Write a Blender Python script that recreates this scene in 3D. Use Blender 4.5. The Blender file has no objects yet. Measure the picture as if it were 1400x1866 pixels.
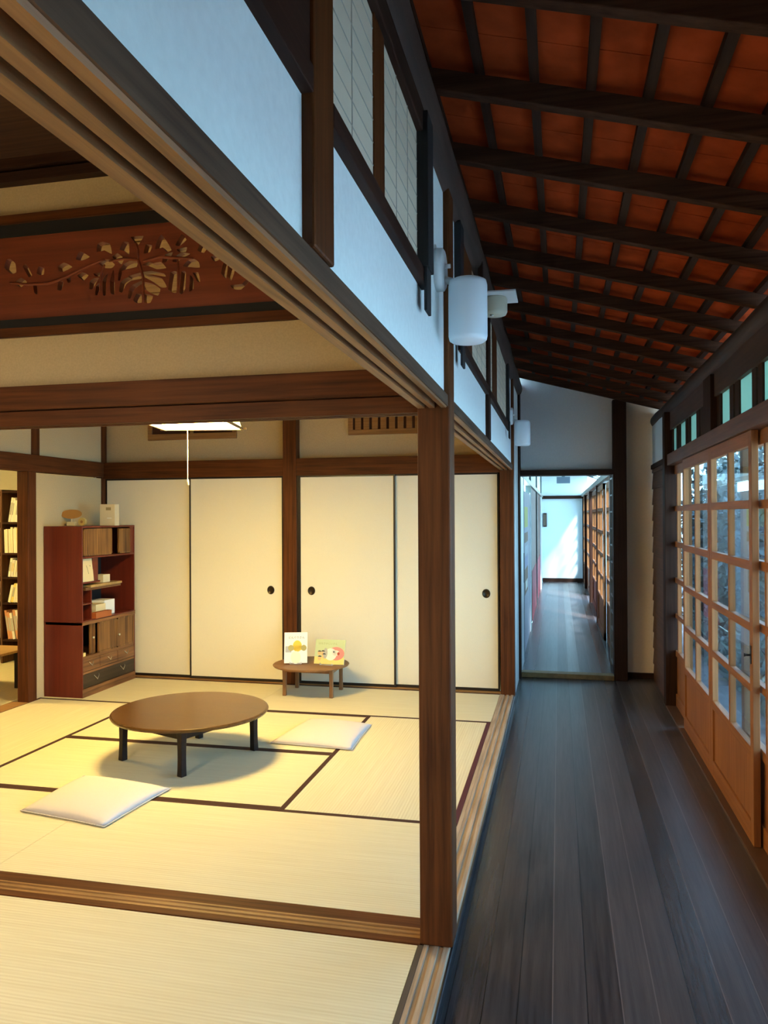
import bpy, bmesh, math, random
from mathutils import Vector, Matrix
random.seed(7)
S = bpy.context.scene
PI = math.pi

# ------------------------------------------------------------------ camera
cam = bpy.data.cameras.new('camera'); camo = bpy.data.objects.new('camera', cam)
S.collection.objects.link(camo); S.camera = camo
Rt = Vector((0.97518727, 0.22132432, -0.00503302))
Up = Vector((0.00588811, -0.00320391, 0.99997753))
Fw = Vector((-0.22130323, 0.975195, 0.0044276))
m = Matrix((( Rt.x, Up.x, -Fw.x, 0), (Rt.y, Up.y, -Fw.y, 0), (Rt.z, Up.z, -Fw.z, 1.4414), (0, 0, 0, 1)))
camo.matrix_world = m
cam.sensor_fit = 'HORIZONTAL'; cam.sensor_width = 36.0; cam.lens = 36.12
cam.clip_start = 0.02

# ------------------------------------------------------------------ view, world, light
S.view_settings.view_transform = 'Standard'; S.view_settings.look = 'None'
S.view_settings.exposure = 0.55; S.view_settings.gamma = 1.0
S.view_settings.use_curve_mapping = False
W = bpy.data.worlds.new('sky'); S.world = W; W.use_nodes = True
nt = W.node_tree; bg = nt.nodes['Background']
tc = nt.nodes.new('ShaderNodeTexCoord'); sx = nt.nodes.new('ShaderNodeSeparateXYZ')
cr = nt.nodes.new('ShaderNodeValToRGB')
cr.color_ramp.elements[0].position = 0.0; cr.color_ramp.elements[0].color = (0.43, 0.79, 0.98, 1)
cr.color_ramp.elements[1].position = 0.7; cr.color_ramp.elements[1].color = (0.30, 0.57, 1.0, 1)
nt.links.new(tc.outputs['Generated'], sx.inputs[0]); nt.links.new(sx.outputs['Z'], cr.inputs[0])
nt.links.new(cr.outputs[0], bg.inputs[0]); bg.inputs[1].default_value = 9.0
SUN = 11.0
sl = bpy.data.lights.new('sun', 'SUN'); sl.energy = SUN; sl.angle = math.radians(9); sl.color = (0.92, 0.97, 1.0)
so = bpy.data.objects.new('sun', sl); S.collection.objects.link(so)
so.rotation_euler = Vector((-0.40, 0.62, -0.72)).to_track_quat('-Z', 'Y').to_euler()
LAMP2 = 72.0; LAMP1 = 46.0; LAMP3 = 80.0
def portal(loc, sx_, sy_, rot):
    l = bpy.data.lights.new('sky_portal', 'AREA'); l.shape = 'RECTANGLE'; l.size = sx_; l.size_y = sy_
    l.cycles.is_portal = True
    o = bpy.data.objects.new('sky_portal', l); S.collection.objects.link(o); o.location = loc; o.rotation_euler = rot
# windows of the corridor: portals only help the sampling of the sky
portal((0.95, 3.1, 0.95), 2.4, 6.4, (0, PI/2, 0))
portal((0.70, 12.4, 1.15), 2.4, 10.2, (0, PI/2, 0))

# ------------------------------------------------------------------ materials
def newmat(name):
    M = bpy.data.materials.new(name); M.use_nodes = True
    return M, M.node_tree, M.node_tree.nodes['Principled BSDF']
def simple(name, col, rough=0.6, metal=0.0, spec=0.5, noise=0.0, nscale=30):
    M, t, b = newmat(name)
    b.inputs['Base Color'].default_value = (*col, 1); b.inputs['Roughness'].default_value = rough
    b.inputs['Metallic'].default_value = metal; b.inputs['Specular IOR Level'].default_value = spec
    if noise:
        n = t.nodes.new('ShaderNodeTexNoise'); n.inputs['Scale'].default_value = nscale; n.inputs['Detail'].default_value = 4
        c = t.nodes.new('ShaderNodeTexCoord'); t.links.new(c.outputs['Object'], n.inputs['Vector'])
        r = t.nodes.new('ShaderNodeValToRGB')
        r.color_ramp.elements[0].position = 0.3; r.color_ramp.elements[1].position = 0.7
        r.color_ramp.elements[0].color = (*[v*(1-noise) for v in col], 1)
        r.color_ramp.elements[1].color = (*[min(1, v*(1+noise)) for v in col], 1)
        t.links.new(n.outputs['Fac'], r.inputs[0]); t.links.new(r.outputs[0], b.inputs['Base Color'])
        bp = t.nodes.new('ShaderNodeBump'); bp.inputs['Strength'].default_value = 0.08; bp.inputs['Distance'].default_value = 0.01
        t.links.new(n.outputs['Fac'], bp.inputs['Height']); t.links.new(bp.outputs[0], b.inputs['Normal'])
    return M
def wood(name, dark, light, axis, rough=0.45, grain=60.0, spec=0.4, bump=0.15, wave=0.0):
    """streaky wood, grain running along axis 0/1/2"""
    M, t, b = newmat(name)
    c = t.nodes.new('ShaderNodeTexCoord'); mp = t.nodes.new('ShaderNodeMapping')
    sc = [grain]*3; sc[axis] = grain*0.035; mp.inputs['Scale'].default_value = sc
    t.links.new(c.outputs['Object'], mp.inputs['Vector'])
    n = t.nodes.new('ShaderNodeTexNoise'); n.inputs['Scale'].default_value = 1.0
    n.inputs['Detail'].default_value = 6; n.inputs['Roughness'].default_value = 0.6; n.inputs['Distortion'].default_value = wave
    t.links.new(mp.outputs[0], n.inputs['Vector'])
    n2 = t.nodes.new('ShaderNodeTexNoise'); n2.inputs['Scale'].default_value = 2.2; n2.inputs['Detail'].default_value = 2
    t.links.new(c.outputs['Object'], n2.inputs['Vector'])
    mx = t.nodes.new('ShaderNodeMath'); mx.operation = 'ADD'
    m2 = t.nodes.new('ShaderNodeMath'); m2.operation = 'MULTIPLY'; m2.inputs[1].default_value = 0.5
    t.links.new(n2.outputs['Fac'], m2.inputs[0]); t.links.new(n.outputs['Fac'], mx.inputs[0]); t.links.new(m2.outputs[0], mx.inputs[1])
    r = t.nodes.new('ShaderNodeValToRGB')
    r.color_ramp.elements[0].position = 0.52; r.color_ramp.elements[1].position = 0.98
    r.color_ramp.elements[0].color = (*dark, 1); r.color_ramp.elements[1].color = (*light, 1)
    t.links.new(mx.outputs[0], r.inputs[0]); t.links.new(r.outputs[0], b.inputs['Base Color'])
    b.inputs['Roughness'].default_value = rough; b.inputs['Specular IOR Level'].default_value = spec
    bp = t.nodes.new('ShaderNodeBump'); bp.inputs['Strength'].default_value = bump; bp.inputs['Distance'].default_value = 0.003
    t.links.new(n.outputs['Fac'], bp.inputs['Height']); t.links.new(bp.outputs[0], b.inputs['Normal'])
    return M
def wood3(name, dark, light, **k):
    return [wood(name+'_'+'xyz'[a], dark, light, a, **k) for a in (0, 1, 2)]

POST = wood3('brown_timber', (0.045, 0.012, 0.0035), (0.135, 0.041, 0.010), rough=0.55, spec=0.15)
DARK = wood3('dark_timber', (0.020, 0.008, 0.005), (0.050, 0.022, 0.013), rough=0.65, spec=0.12)
RAFT = wood3('smoked_timber', (0.026, 0.010, 0.006), (0.080, 0.036, 0.020), rough=0.8, spec=0.06)
LOGM = wood('rough_log', (0.028, 0.014, 0.010), (0.075, 0.040, 0.029), 1, rough=0.6, grain=40, spec=0.3)
RAIL = wood3('honey_timber', (0.11, 0.042, 0.012), (0.29, 0.130, 0.045), rough=0.5, grain=70, wave=0.6)
DOORW = wood3('cedar', (0.22, 0.074, 0.020), (0.38, 0.150, 0.047), rough=0.55, spec=0.3, grain=45, bump=0.06)
SILL = wood('worn_sill_y', (0.26, 0.165, 0.095), (0.52, 0.38, 0.25), 1, rough=0.55, grain=80)
SILLX = wood('worn_sill_x', (0.17, 0.075, 0.02), (0.42, 0.22, 0.075), 0, rough=0.45, grain=80)
TILE = simple('red_boards', (0.32, 0.046, 0.012), 0.9, spec=0.02, noise=0.25, nscale=9)
TABLEW = wood('table_top_wood', (0.045, 0.020, 0.005), (0.13, 0.062, 0.017), 0, rough=0.25, grain=26, bump=0.03, wave=0.4)
TABLEL = simple('dark_lacquer_wood', (0.014, 0.006, 0.004), 0.5, spec=0.25, noise=0.3, nscale=40)
TABLE2 = wood3('worn_table_wood', (0.17, 0.072, 0.024), (0.30, 0.145, 0.055), rough=0.5, grain=40)
PLAST = simple('white_plaster', (0.76, 0.82, 0.80), 0.9, spec=0.1, noise=0.03, nscale=60)
SAND = simple('sand_plaster', (0.56, 0.43, 0.24), 0.95, spec=0.05, noise=0.06, nscale=140)
FUSU = simple('fusuma_paper', (0.80, 0.74, 0.58), 0.85, spec=0.1, noise=0.025, nscale=200)
LACQ = simple('black_lacquer', (0.012, 0.006, 0.005), 0.35)
BLACK = simple('matt_black', (0.006, 0.005, 0.005), 0.7)  # plain black of the window uprights and the carved transom's inner frame
SHOJI = simple('shoji_paper', (0.66, 0.56, 0.42), 0.9, spec=0.1)
SHOJIL = simple('shoji_lattice', (0.42, 0.38, 0.31), 0.8)
HERI = simple('tatami_border_cloth', (0.060, 0.028, 0.020), 0.8, spec=0.15)
HERIP = simple('purple_border_cloth', (0.085, 0.026, 0.030), 0.8, spec=0.15)
CUSH = simple('cream_cotton', (0.66, 0.60, 0.57), 0.95, spec=0.05, noise=0.02, nscale=260)
WHITE = simple('white_enamel', (0.72, 0.74, 0.74), 0.4)
OPAL = simple('opal_glass', (0.74, 0.80, 0.84), 0.35)
IVORY = simple('ivory_plastic', (0.62, 0.58, 0.44), 0.5)
METAL = simple('brass_metal', (0.45, 0.36, 0.22), 0.3, metal=1)
STEEL = simple('steel', (0.7, 0.68, 0.62), 0.3, metal=1)
REDC = wood3('red_lacquer_cabinet', (0.105, 0.014, 0.007), (0.155, 0.024, 0.011), rough=0.34, grain=30, bump=0.03)
KEYAKI = wood('figured_brown_wood', (0.060, 0.018, 0.005), (0.33, 0.15, 0.042), 2, rough=0.4, grain=26, wave=1.5)
KEYAKIH = wood('figured_brown_wood_h', (0.065, 0.022, 0.008), (0.30, 0.13, 0.045), 1, rough=0.4, grain=30, wave=1.5)
DRAWD = wood('charcoal_drawer_wood', (0.014, 0.009, 0.005), (0.055, 0.035, 0.020), 1, rough=0.4, grain=30)
CARVE = wood('carved_red_wood', (0.15, 0.028, 0.010), (0.27, 0.060, 0.020), 0, rough=0.5, grain=34, wave=0.5)
CREAM = simple('cream_card', (0.70, 0.58, 0.32), 0.7)
CLAP = wood('clapboard', (0.060, 0.022, 0.012), (0.15, 0.060, 0.032), 1, rough=0.5)
GREEN = simple('foliage', (0.04, 0.10, 0.03), 0.8, noise=0.6, nscale=6)
GROUND = simple('pale_paving', (0.55, 0.55, 0.52), 0.9, noise=0.2, nscale=3)

def tatami_mat_material(name, axis):
    M, t, b = newmat(name)
    c = t.nodes.new('ShaderNodeTexCoord'); w = t.nodes.new('ShaderNodeTexWave')
    w.wave_type = 'BANDS'; w.bands_direction = 'XY'[axis]; w.inputs['Scale'].default_value = 20.5
    w.inputs['Distortion'].default_value = 0.6; w.inputs['Detail'].default_value = 1
    t.links.new(c.outputs['Object'], w.inputs['Vector'])
    n = t.nodes.new('ShaderNodeTexNoise'); n.inputs['Scale'].default_value = 3
    mp = t.nodes.new('ShaderNodeMapping'); s = [0.8, 0.8, 0.8]; s[axis] = 40.0; mp.inputs['Scale'].default_value = s
    t.links.new(c.outputs['Object'], mp.inputs[0]); t.links.new(mp.outputs[0], n.inputs['Vector'])
    a = t.nodes.new('ShaderNodeMath'); a.operation = 'MULTIPLY_ADD'; a.inputs[1].default_value = 0.30
    t.links.new(w.outputs['Fac'], a.inputs[0]); t.links.new(n.outputs['Fac'], a.inputs[2])
    r = t.nodes.new('ShaderNodeValToRGB')
    r.color_ramp.elements[0].position = 0.3; r.color_ramp.elements[1].position = 1.0
    r.color_ramp.elements[0].color = (0.62, 0.54, 0.34, 1); r.color_ramp.elements[1].color = (0.73, 0.67, 0.46, 1)
    t.links.new(a.outputs[0], r.inputs[0]); t.links.new(r.outputs[0], b.inputs['Base Color'])
    bp = t.nodes.new('ShaderNodeBump'); bp.inputs['Strength'].default_value = 0.25; bp.inputs['Distance'].default_value = 0.0015
    t.links.new(w.outputs['Fac'], bp.inputs['Height']); t.links.new(bp.outputs[0], b.inputs['Normal'])
    b.inputs['Roughness'].default_value = 0.75; b.inputs['Specular IOR Level'].default_value = 0.2
    return M
TATX = tatami_mat_material('tatami_weave_long_x', 1)   # ribs repeat along y
TATY = tatami_mat_material('tatami_weave_long_y', 0)

def floor_material():
    M, t, b = newmat('dark_floor_boards')
    c = t.nodes.new('ShaderNodeTexCoord'); sp = t.nodes.new('ShaderNodeSeparateXYZ'); t.links.new(c.outputs['Object'], sp.inputs[0])
    def mth(op, a, v=None):
        q = t.nodes.new('ShaderNodeMath'); q.operation = op
        t.links.new(a, q.inputs[0])
        if v is not None: q.inputs[1].default_value = v
        return q.outputs[0]
    u = mth('DIVIDE', mth('SUBTRACT', sp.outputs['X'], -0.3425), 0.1033)
    fl = mth('FLOOR', u); fr = mth('FRACT', u)
    edge = mth('GREATER_THAN', mth('ABSOLUTE', mth('SUBTRACT', fr, 0.5)), 0.484)
    wn = t.nodes.new('ShaderNodeTexWhiteNoise'); wn.noise_dimensions = '1D'; t.links.new(fl, wn.inputs['W'])
    mp = t.nodes.new('ShaderNodeMapping'); mp.inputs['Scale'].default_value = (60, 2.2, 60); t.links.new(c.outputs['Object'], mp.inputs[0])
    n = t.nodes.new('ShaderNodeTexNoise'); n.inputs['Scale'].default_value = 1; n.inputs['Detail'].default_value = 7; n.inputs['Roughness'].default_value = 0.65
    t.links.new(mp.outputs[0], n.inputs['Vector'])
    n2 = t.nodes.new('ShaderNodeTexNoise'); n2.inputs['Scale'].default_value = 3.0; n2.inputs['Detail'].default_value = 1
    t.links.new(c.outputs['Object'], n2.inputs['Vector'])
    s1 = t.nodes.new('ShaderNodeMath'); s1.operation = 'MULTIPLY_ADD'; s1.inputs[1].default_value = 0.25
    t.links.new(wn.outputs['Value'], s1.inputs[0]); t.links.new(n.outputs['Fac'], s1.inputs[2])
    r = t.nodes.new('ShaderNodeValToRGB')
    r.color_ramp.elements[0].position = 0.35; r.color_ramp.elements[1].position = 1.0
    r.color_ramp.elements[0].color = (0.026, 0.020, 0.020, 1); r.color_ramp.elements[1].color = (0.100, 0.080, 0.076, 1)
    t.links.new(s1.outputs[0], r.inputs[0])
    mx = t.nodes.new('ShaderNodeMixRGB'); t.links.new(edge, mx.inputs[0]); t.links.new(r.outputs[0], mx.inputs[1])
    # seams: dark on the left of the corridor, dusty on some boards
    sr = t.nodes.new('ShaderNodeValToRGB'); sr.color_ramp.interpolation = 'CONSTANT'
    sr.color_ramp.elements[0].color = (0.004, 0.004, 0.005, 1); sr.color_ramp.elements[1].position = 0.45
    sr.color_ramp.elements[1].color = (0.15, 0.12, 0.11, 1)
    wn2 = t.nodes.new('ShaderNodeTexWhiteNoise'); wn2.noise_dimensions = '1D'
    t.links.new(mth('ROUND', u), wn2.inputs['W']); t.links.new(wn2.outputs['Value'], sr.inputs[0]); t.links.new(sr.outputs[0], mx.inputs[2])
    t.links.new(mx.outputs[0], b.inputs['Base Color'])
    rr = t.nodes.new('ShaderNodeMapRange'); rr.inputs['To Min'].default_value = 0.27; rr.inputs['To Max'].default_value = 0.38
    t.links.new(wn.outputs['Value'], rr.inputs['Value']); t.links.new(rr.outputs[0], b.inputs['Roughness'])
    b.inputs['Specular IOR Level'].default_value = 0.5
    bp = t.nodes.new('ShaderNodeBump'); bp.inputs['Strength'].default_value = 0.2; bp.inputs['Distance'].default_value = 0.003
    sb = t.nodes.new('ShaderNodeMath'); sb.operation = 'SUBTRACT'; t.links.new(n.outputs['Fac'], sb.inputs[0]); t.links.new(edge, sb.inputs[1])
    t.links.new(sb.outputs[0], bp.inputs['Height']); t.links.new(bp.outputs[0], b.inputs['Normal'])
    return M
FLOORM = floor_material()

def glass_material(name, tint=(1, 1, 1), frost=0.0):
    M = bpy.data.materials.new(name); M.use_nodes = True; t = M.node_tree; t.nodes.clear()
    o = t.nodes.new('ShaderNodeOutputMaterial'); g = t.nodes.new('ShaderNodeBsdfGlossy'); g.inputs['Roughness'].default_value = 0.015 if not frost else 0.3
    if frost:
        tr = t.nodes.new('ShaderNodeMixShader'); a = t.nodes.new('ShaderNodeBsdfTranslucent'); a.inputs[0].default_value = (*tint, 1)
        b2 = t.nodes.new('ShaderNodeBsdfDiffuse'); b2.inputs[0].default_value = (*tint, 1); tr.inputs[0].default_value = 0.25
        t.links.new(a.outputs[0], tr.inputs[1]); t.links.new(b2.outputs[0], tr.inputs[2])
    else:
        tr = t.nodes.new('ShaderNodeBsdfTransparent'); tr.inputs[0].default_value = (*tint, 1)
    ge = t.nodes.new('ShaderNodeNewGeometry'); dp = t.nodes.new('ShaderNodeVectorMath'); dp.operation = 'DOT_PRODUCT'
    t.links.new(ge.outputs['Incoming'], dp.inputs[0]); t.links.new(ge.outputs['Normal'], dp.inputs[1])
    def mt(op, a, b=None):
        q = t.nodes.new('ShaderNodeMath'); q.operation = op
        if isinstance(a, (int, float)): q.inputs[0].default_value = a
        else: t.links.new(a, q.inputs[0])
        if b is not None: q.inputs[1].default_value = b if isinstance(b, (int, float)) else 0
        if b is not None and not isinstance(b, (int, float)): t.links.new(b, q.inputs[1])
        return q.outputs[0]
    # Schlick reflectance, the same from both sides of the thin pane
    f = mt('MULTIPLY_ADD', mt('POWER', mt('SUBTRACT', 1.0, mt('ABSOLUTE', dp.outputs['Value'])), 5.0), 0.96); f.node.inputs[2].default_value = 0.04
    mx = t.nodes.new('ShaderNodeMixShader'); t.links.new(f, mx.inputs[0]); t.links.new(tr.outputs[0], mx.inputs[1]); t.links.new(g.outputs[0], mx.inputs[2])
    t.links.new(mx.outputs[0], o.inputs[0]); return M
GLASS = glass_material('window_glass', (0.88, 0.94, 0.97))
FROST = glass_material('sea_green_frosted_glass', (0.37, 0.50, 0.42), 1.0)
def emit(name, col, s):
    M = bpy.data.materials.new(name); M.use_nodes = True; t = M.node_tree; t.nodes.clear()
    o = t.nodes.new('ShaderNodeOutputMaterial'); e = t.nodes.new('ShaderNodeEmission')
    e.inputs[0].default_value = (*col, 1); e.inputs[1].default_value = s; t.links.new(e.outputs[0], o.inputs[0]); return M

# ------------------------------------------------------------------ builders
def tag(o, label=None, cat=None, group=None, kind=None):
    if label: o['label'] = label
    if cat: o['category'] = cat
    if group: o['group'] = group
    if kind: o['kind'] = kind
    return o
def thing(name, label, cat, loc=(0, 0, 0), rz=0.0, group=None):
    o = bpy.data.objects.new(name, None); S.collection.objects.link(o); o.empty_display_size = 0.1
    o.location = loc; o.rotation_euler = (0, 0, rz)
    return tag(o, label, cat, group)
def wmat(o):
    M = Matrix.Identity(4)
    while o: M = Matrix.LocRotScale(o.location, o.rotation_euler, o.scale) @ M; o = o.parent
    return M
class MB:
    def __init__(s): s.bm = bmesh.new()
    def box(s, x0, x1, y0, y1, z0, z1, M=None):
        P = [(x0,y0,z0),(x1,y0,z0),(x1,y1,z0),(x0,y1,z0),(x0,y0,z1),(x1,y0,z1),(x1,y1,z1),(x0,y1,z1)]
        if M: P = [M @ Vector(p) for p in P]
        v = [s.bm.verts.new(p) for p in P]
        for f in ((0,3,2,1),(4,5,6,7),(0,1,5,4),(1,2,6,5),(2,3,7,6),(3,0,4,7)): s.bm.faces.new([v[i] for i in f])
        return s
    def prism(s, pts, a0, a1, axis):
        """polygon pts (2d) swept along axis"""
        def mk(p, a):
            return {0: (a, p[0], p[1]), 1: (p[0], a, p[1]), 2: (p[0], p[1], a)}[axis]
        A = [s.bm.verts.new(mk(p, a0)) for p in pts]; B = [s.bm.verts.new(mk(p, a1)) for p in pts]
        n = len(pts); s.bm.faces.new(A); s.bm.faces.new(B[::-1])
        for i in range(n): s.bm.faces.new((A[i], B[i], B[(i+1) % n], A[(i+1) % n]))
        return s
    def tube(s, pts, rad, seg=16, squash=1.0, cap=True):
        rings = []
        for i, p in enumerate(pts):
            p = Vector(p); q0 = Vector(pts[max(0, i-1)]); q1 = Vector(pts[min(len(pts)-1, i+1)])
            d = (q1-q0).normalized(); ref = Vector((0, 0, 1)) if abs(d.z) < 0.9 else Vector((1, 0, 0))
            a = d.cross(ref).normalized(); b = a.cross(d).normalized()
            r = rad[i] if isinstance(rad, (list, tuple)) else rad
            rings.append([s.bm.verts.new(p + a*math.cos(2*PI*k/seg)*r + b*math.sin(2*PI*k/seg)*r*squash) for k in range(seg)])
        for A, B in zip(rings, rings[1:]):
            for k in range(seg): s.bm.faces.new((A[k], A[(k+1) % seg], B[(k+1) % seg], B[k]))
        if cap: s.bm.faces.new(rings[0][::-1]); s.bm.faces.new(rings[-1])
        return s
    def lathe(s, prof, seg=48, c=(0, 0)):
        rings = []
        for r, z in prof:
            if r < 1e-5: rings.append([s.bm.verts.new((c[0], c[1], z))])
            else: rings.append([s.bm.verts.new((c[0]+r*math.cos(2*PI*k/seg), c[1]+r*math.sin(2*PI*k/seg), z)) for k in range(seg)])
        for A, B in zip(rings, rings[1:]):
            for k in range(seg):
                k2 = (k+1) % seg
                if len(A) == 1 and len(B) == 1: continue
                if len(A) == 1: s.bm.faces.new((A[0], B[k], B[k2]))
                elif len(B) == 1: s.bm.faces.new((A[k], A[k2], B[0]))
                else: s.bm.faces.new((A[k], A[k2], B[k2], B[k]))
        return s
    def quad(s, pts):
        s.bm.faces.new([s.bm.verts.new(p) for p in pts]); return s
    def build(s, name, mat, parent=None, bevel=0.0, smooth=False, local=False, pre=None):
        bmesh.ops.remove_doubles(s.bm, verts=s.bm.verts, dist=1e-6) if smooth else None
        bmesh.ops.recalc_face_normals(s.bm, faces=s.bm.faces)
        if pre: bmesh.ops.transform(s.bm, matrix=pre, verts=s.bm.verts)
        off = None
        if parent is not None:
            if not local: bmesh.ops.transform(s.bm, matrix=wmat(parent).inverted(), verts=s.bm.verts)
        else:
            xs = [v.co for v in s.bm.verts]
            off = Vector(((min(c.x for c in xs)+max(c.x for c in xs))/2, (min(c.y for c in xs)+max(c.y for c in xs))/2, min(c.z for c in xs)))
            bmesh.ops.translate(s.bm, vec=-off, verts=s.bm.verts)
        me = bpy.data.meshes.new(name); s.bm.to_mesh(me); s.bm.free()
        me.materials.append(mat)
        o = bpy.data.objects.new(name, me); S.collection.objects.link(o)
        if smooth:
            for p in me.polygons: p.use_smooth = True
        if off is not None: o.location = off
        if parent is not None: o.parent = parent
        if bevel:
            b = o.modifiers.new('bevel', 'BEVEL'); b.width = bevel; b.segments = 2; b.limit_method = 'ANGLE'; b.angle_limit = math.radians(50)
        return o
def struct(name, mb, mat, **k): return tag(mb.build(name, mat, **k), kind='structure')
def copy_tree(o, parent=None):
    c = o.copy(); S.collection.objects.link(c); c.parent = parent
    for ch in [q for q in bpy.data.objects if q.parent == o]: copy_tree(ch, c)
    return c

# ================================================================== GEOMETRY CONSTANTS
XP, XQ = -0.463, -0.352       # pillar row between rooms and corridor
XW = -0.372                   # plaster face on corridor side
YP0, YP1 = 2.5515, 2.6625     # front pillar
YB0, YB1 = 6.245, 6.356       # far corner pillar
FZ = -0.05                    # corridor floor
XR = 0.835                    # glass door face
XL = -4.05                    # left wall of rooms
def roofz(x): return 2.68 - 0.275*(x+0.367)    # rafter underside

# ================================================================== STRUCTURE: rooms
struct('floor', MB().box(-4.2, -0.3705, -1.2, 6.5, -0.12, -0.055), SAND)
struct('floor_corridor', MB().box(-0.37, 1.0, -1.2, 17.7, -0.12, FZ), FLOORM)
struct('floor_library', MB().box(-7.5, -4.2, 1.5, 7.6, -0.12, -0.005), TATY)
# tatami mats ------------------------------------------------------------------
def mat_(x0, x1, y0, y1, label, longx=True, room='mats of the far tatami room', heri=(1, 1), hm=HERI):
    t = thing('tatami_mat', label, 'tatami mat', ((x0+x1)/2, (y0+y1)/2, -0.055))
    g = 0.001
    MB().box(x0+g, x1-g, y0+g, y1-g, -0.055, 0.0).build('straw_surface', TATX if longx else TATY, t)
    w = 0.028
    for k, on in enumerate(heri):
        if not on: continue
        mb = MB()
        if longx:
            ya, yb = ((y0+g, y0+w) if k == 0 else (y1-w, y1-g)); mb.box(x0+g, x1-g, ya, yb, 0.0, 0.0015)
        else:
            xa, xb = ((x0+g, x0+w) if k == 0 else (x1-w, x1-g)); mb.box(xa, xb, y0+g, y1-g, 0.0, 0.0015)
        mb.build('cloth_border', hm[k] if isinstance(hm, tuple) else hm, t)
mat_(-2.276, XP-0.006, 2.722, 3.586, 'cream tatami mat right behind the grooved sill, beside the big brown pillar', heri=(0, 1))
mat_(XL, -2.276, 2.722, 3.586, 'cream tatami mat behind the sill that carries the nearer floor cushion', heri=(0, 1))
mat_(XL, -3.147, 3.586, 5.372, 'yellowish tatami mat along the left wall sill, left of the big low table', False)
mat_(-3.147, -1.352, 3.586, 4.477, 'tatami mat lying under the front legs and shadow of the big round table')
mat_(-3.147, -1.352, 4.477, 5.372, 'tatami mat behind the big round table, with the farther cushion on its right end')
mat_(-1.352, XP-0.006, 3.586, 5.372, 'pale tatami mat running away along the corridor sill, right of the big table', False, hm=(HERI, HERIP))
mat_(XL, -2.276, 5.372, 6.262, 'yellowish tatami mat against the left sliding panels, with the red cabinet on it')
mat_(-2.276, XP-0.006, 5.372, 6.262, 'tatami mat against the right sliding panels, with the small book table on it')
mat_(-2.276, XP-0.006, 1.63, 2.549, 'large bright cream tatami mat in the foreground before the grooved sill', room='', heri=(1, 0))
mat_(-2.276, XP-0.006, 0.71, 1.63, 'cream tatami mat beside the corridor nearest the camera, bottom edge of the view', room='', heri=(1, 1))
struct('floor_near_room', MB().box(XL, -2.276, -1.2, 2.549, -0.055, 0.0).box(-2.276, XP-0.006, -1.2, 0.71, -0.055, 0.0), TATX)

# sills ------------------------------------------------------------------
def grooved(name, y0, y1, mat, label, z0=-0.05, z1=0.0):
    """sill along y with two shallow grooves"""
    pts = [(-0.4505, z0), (-0.4505, z1), (-0.4365, z1), (-0.4345, z1-0.006), (-0.4195, z1-0.006), (-0.418, z1), (-0.4005, z1), (-0.399, z1-0.006),
           (-0.3845, z1-0.006), (-0.383, z1+0.0005), (-0.366, z1+0.0005), (-0.361, z1-0.004), (-0.361, z0)]
    return tag(MB().prism(pts, y0, y1, 1).build(name, mat), label, 'door sill')
grooved('door_sill', -1.2, YP1, SILL, 'worn pale wooden sill with grooves in front of the big pillar, by the corridor')
grooved('door_sill', YP1, YB0, SILL, 'worn grooved wooden sill between the far tatami room and the corridor, behind the big pillar')
tag(MB().box(-0.4685, -0.451, -1.2, YP0-0.001, -0.05, 0.0012).build('sill_edging', simple('grey_brown_edging', (0.055, 0.040, 0.034), 0.6)), 'dark grey edging between the foreground tatami mat and the pale sill', 'edging strip')
tag(MB().box(-0.4685, -0.451, YP1, YB0, -0.05, 0.0012).build('sill_edging', SILL), 'pale wooden edging between the far tatami mats and the corridor sill', 'edging strip')
t = thing('door_sill', 'golden brown grooved sill crossing the floor between the two tatami rooms', 'door sill', (-2.25, 2.61, -0.05))
MB().prism([(2.5885, -0.05), (2.5885, 0.003), (2.597, 0.003), (2.599, -0.002), (2.612, -0.002), (2.614, 0.003), (2.626, 0.003), (2.628, -0.002), (2.641, -0.002), (2.643, 0.003), (2.6515, 0.003), (2.6515, -0.05)], XL, XP, 0).build('grooved_track', SILLX, t)
MB().box(XL, XP, 2.5535, 2.588, -0.05, 0.002).build('front_board', POST[0], t)
MB().box(XL, XP, 2.652, 2.7205, -0.05, 0.002).build('back_board', POST[0], t)
tag(MB().box(XL, XP, 6.262, 6.335, -0.05, 0.012).build('door_sill', SILLX), 'thin wooden sill under the sliding panels at the back of the room', 'door sill')
tag(MB().box(-4.16, XL+0.028, 1.4, 5.22, -0.05, 0.005).build('door_sill', SILLX), 'wooden sill on the floor at the opening to the book room on the left', 'door sill')

# pillars ------------------------------------------------------------------
def pillar(x0, x1, y0, y1, z0, z1, mat, label, bev=0.004):
    return tag(MB().box(x0, x1, y0, y1, z0, z1).build('pillar', mat, bevel=bev), label, 'pillar')
pillar(XP, XQ, YP0, YP1, 0.0015, 2.56, POST[2], 'big brown square pillar in the centre where the sills of both rooms meet the corridor', 0.006)
pillar(XP, XQ, YB0, YB1, -0.05, 2.56, POST[2], 'brown corner pillar at the far right end of the sliding panels')
pillar(-0.46, XQ, 1.095, 1.20, 1.843, 2.50, POST[2], 'dark brown hanging post above the door head, nearest the camera')
pillar(-0.44, XQ, 4.05, 4.16, 1.84, 2.53, DARK[2], 'thin dark post above the door head behind the nearer wall lamp')
pillar(-2.307, -2.187, 6.25, 6.36, 0.0, 2.75, POST[2], 'brown pillar between the two pairs of sliding panels in the back wall')
pillar(-4.12, -4.022, 5.225, 5.325, 0.0, 1.80, POST[2], 'brown pillar beside the opening to the book room, left of the red cabinet')
pillar(-4.09, XL+0.012, 5.30, 5.39, 1.93, 2.75, POST[2], 'short brown post above the rail in the left wall')
pillar(-4.10, -4.035, 6.25, 6.32, 0.0, 2.75, POST[2], 'slim brown corner post at the left end of the back wall')

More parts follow.
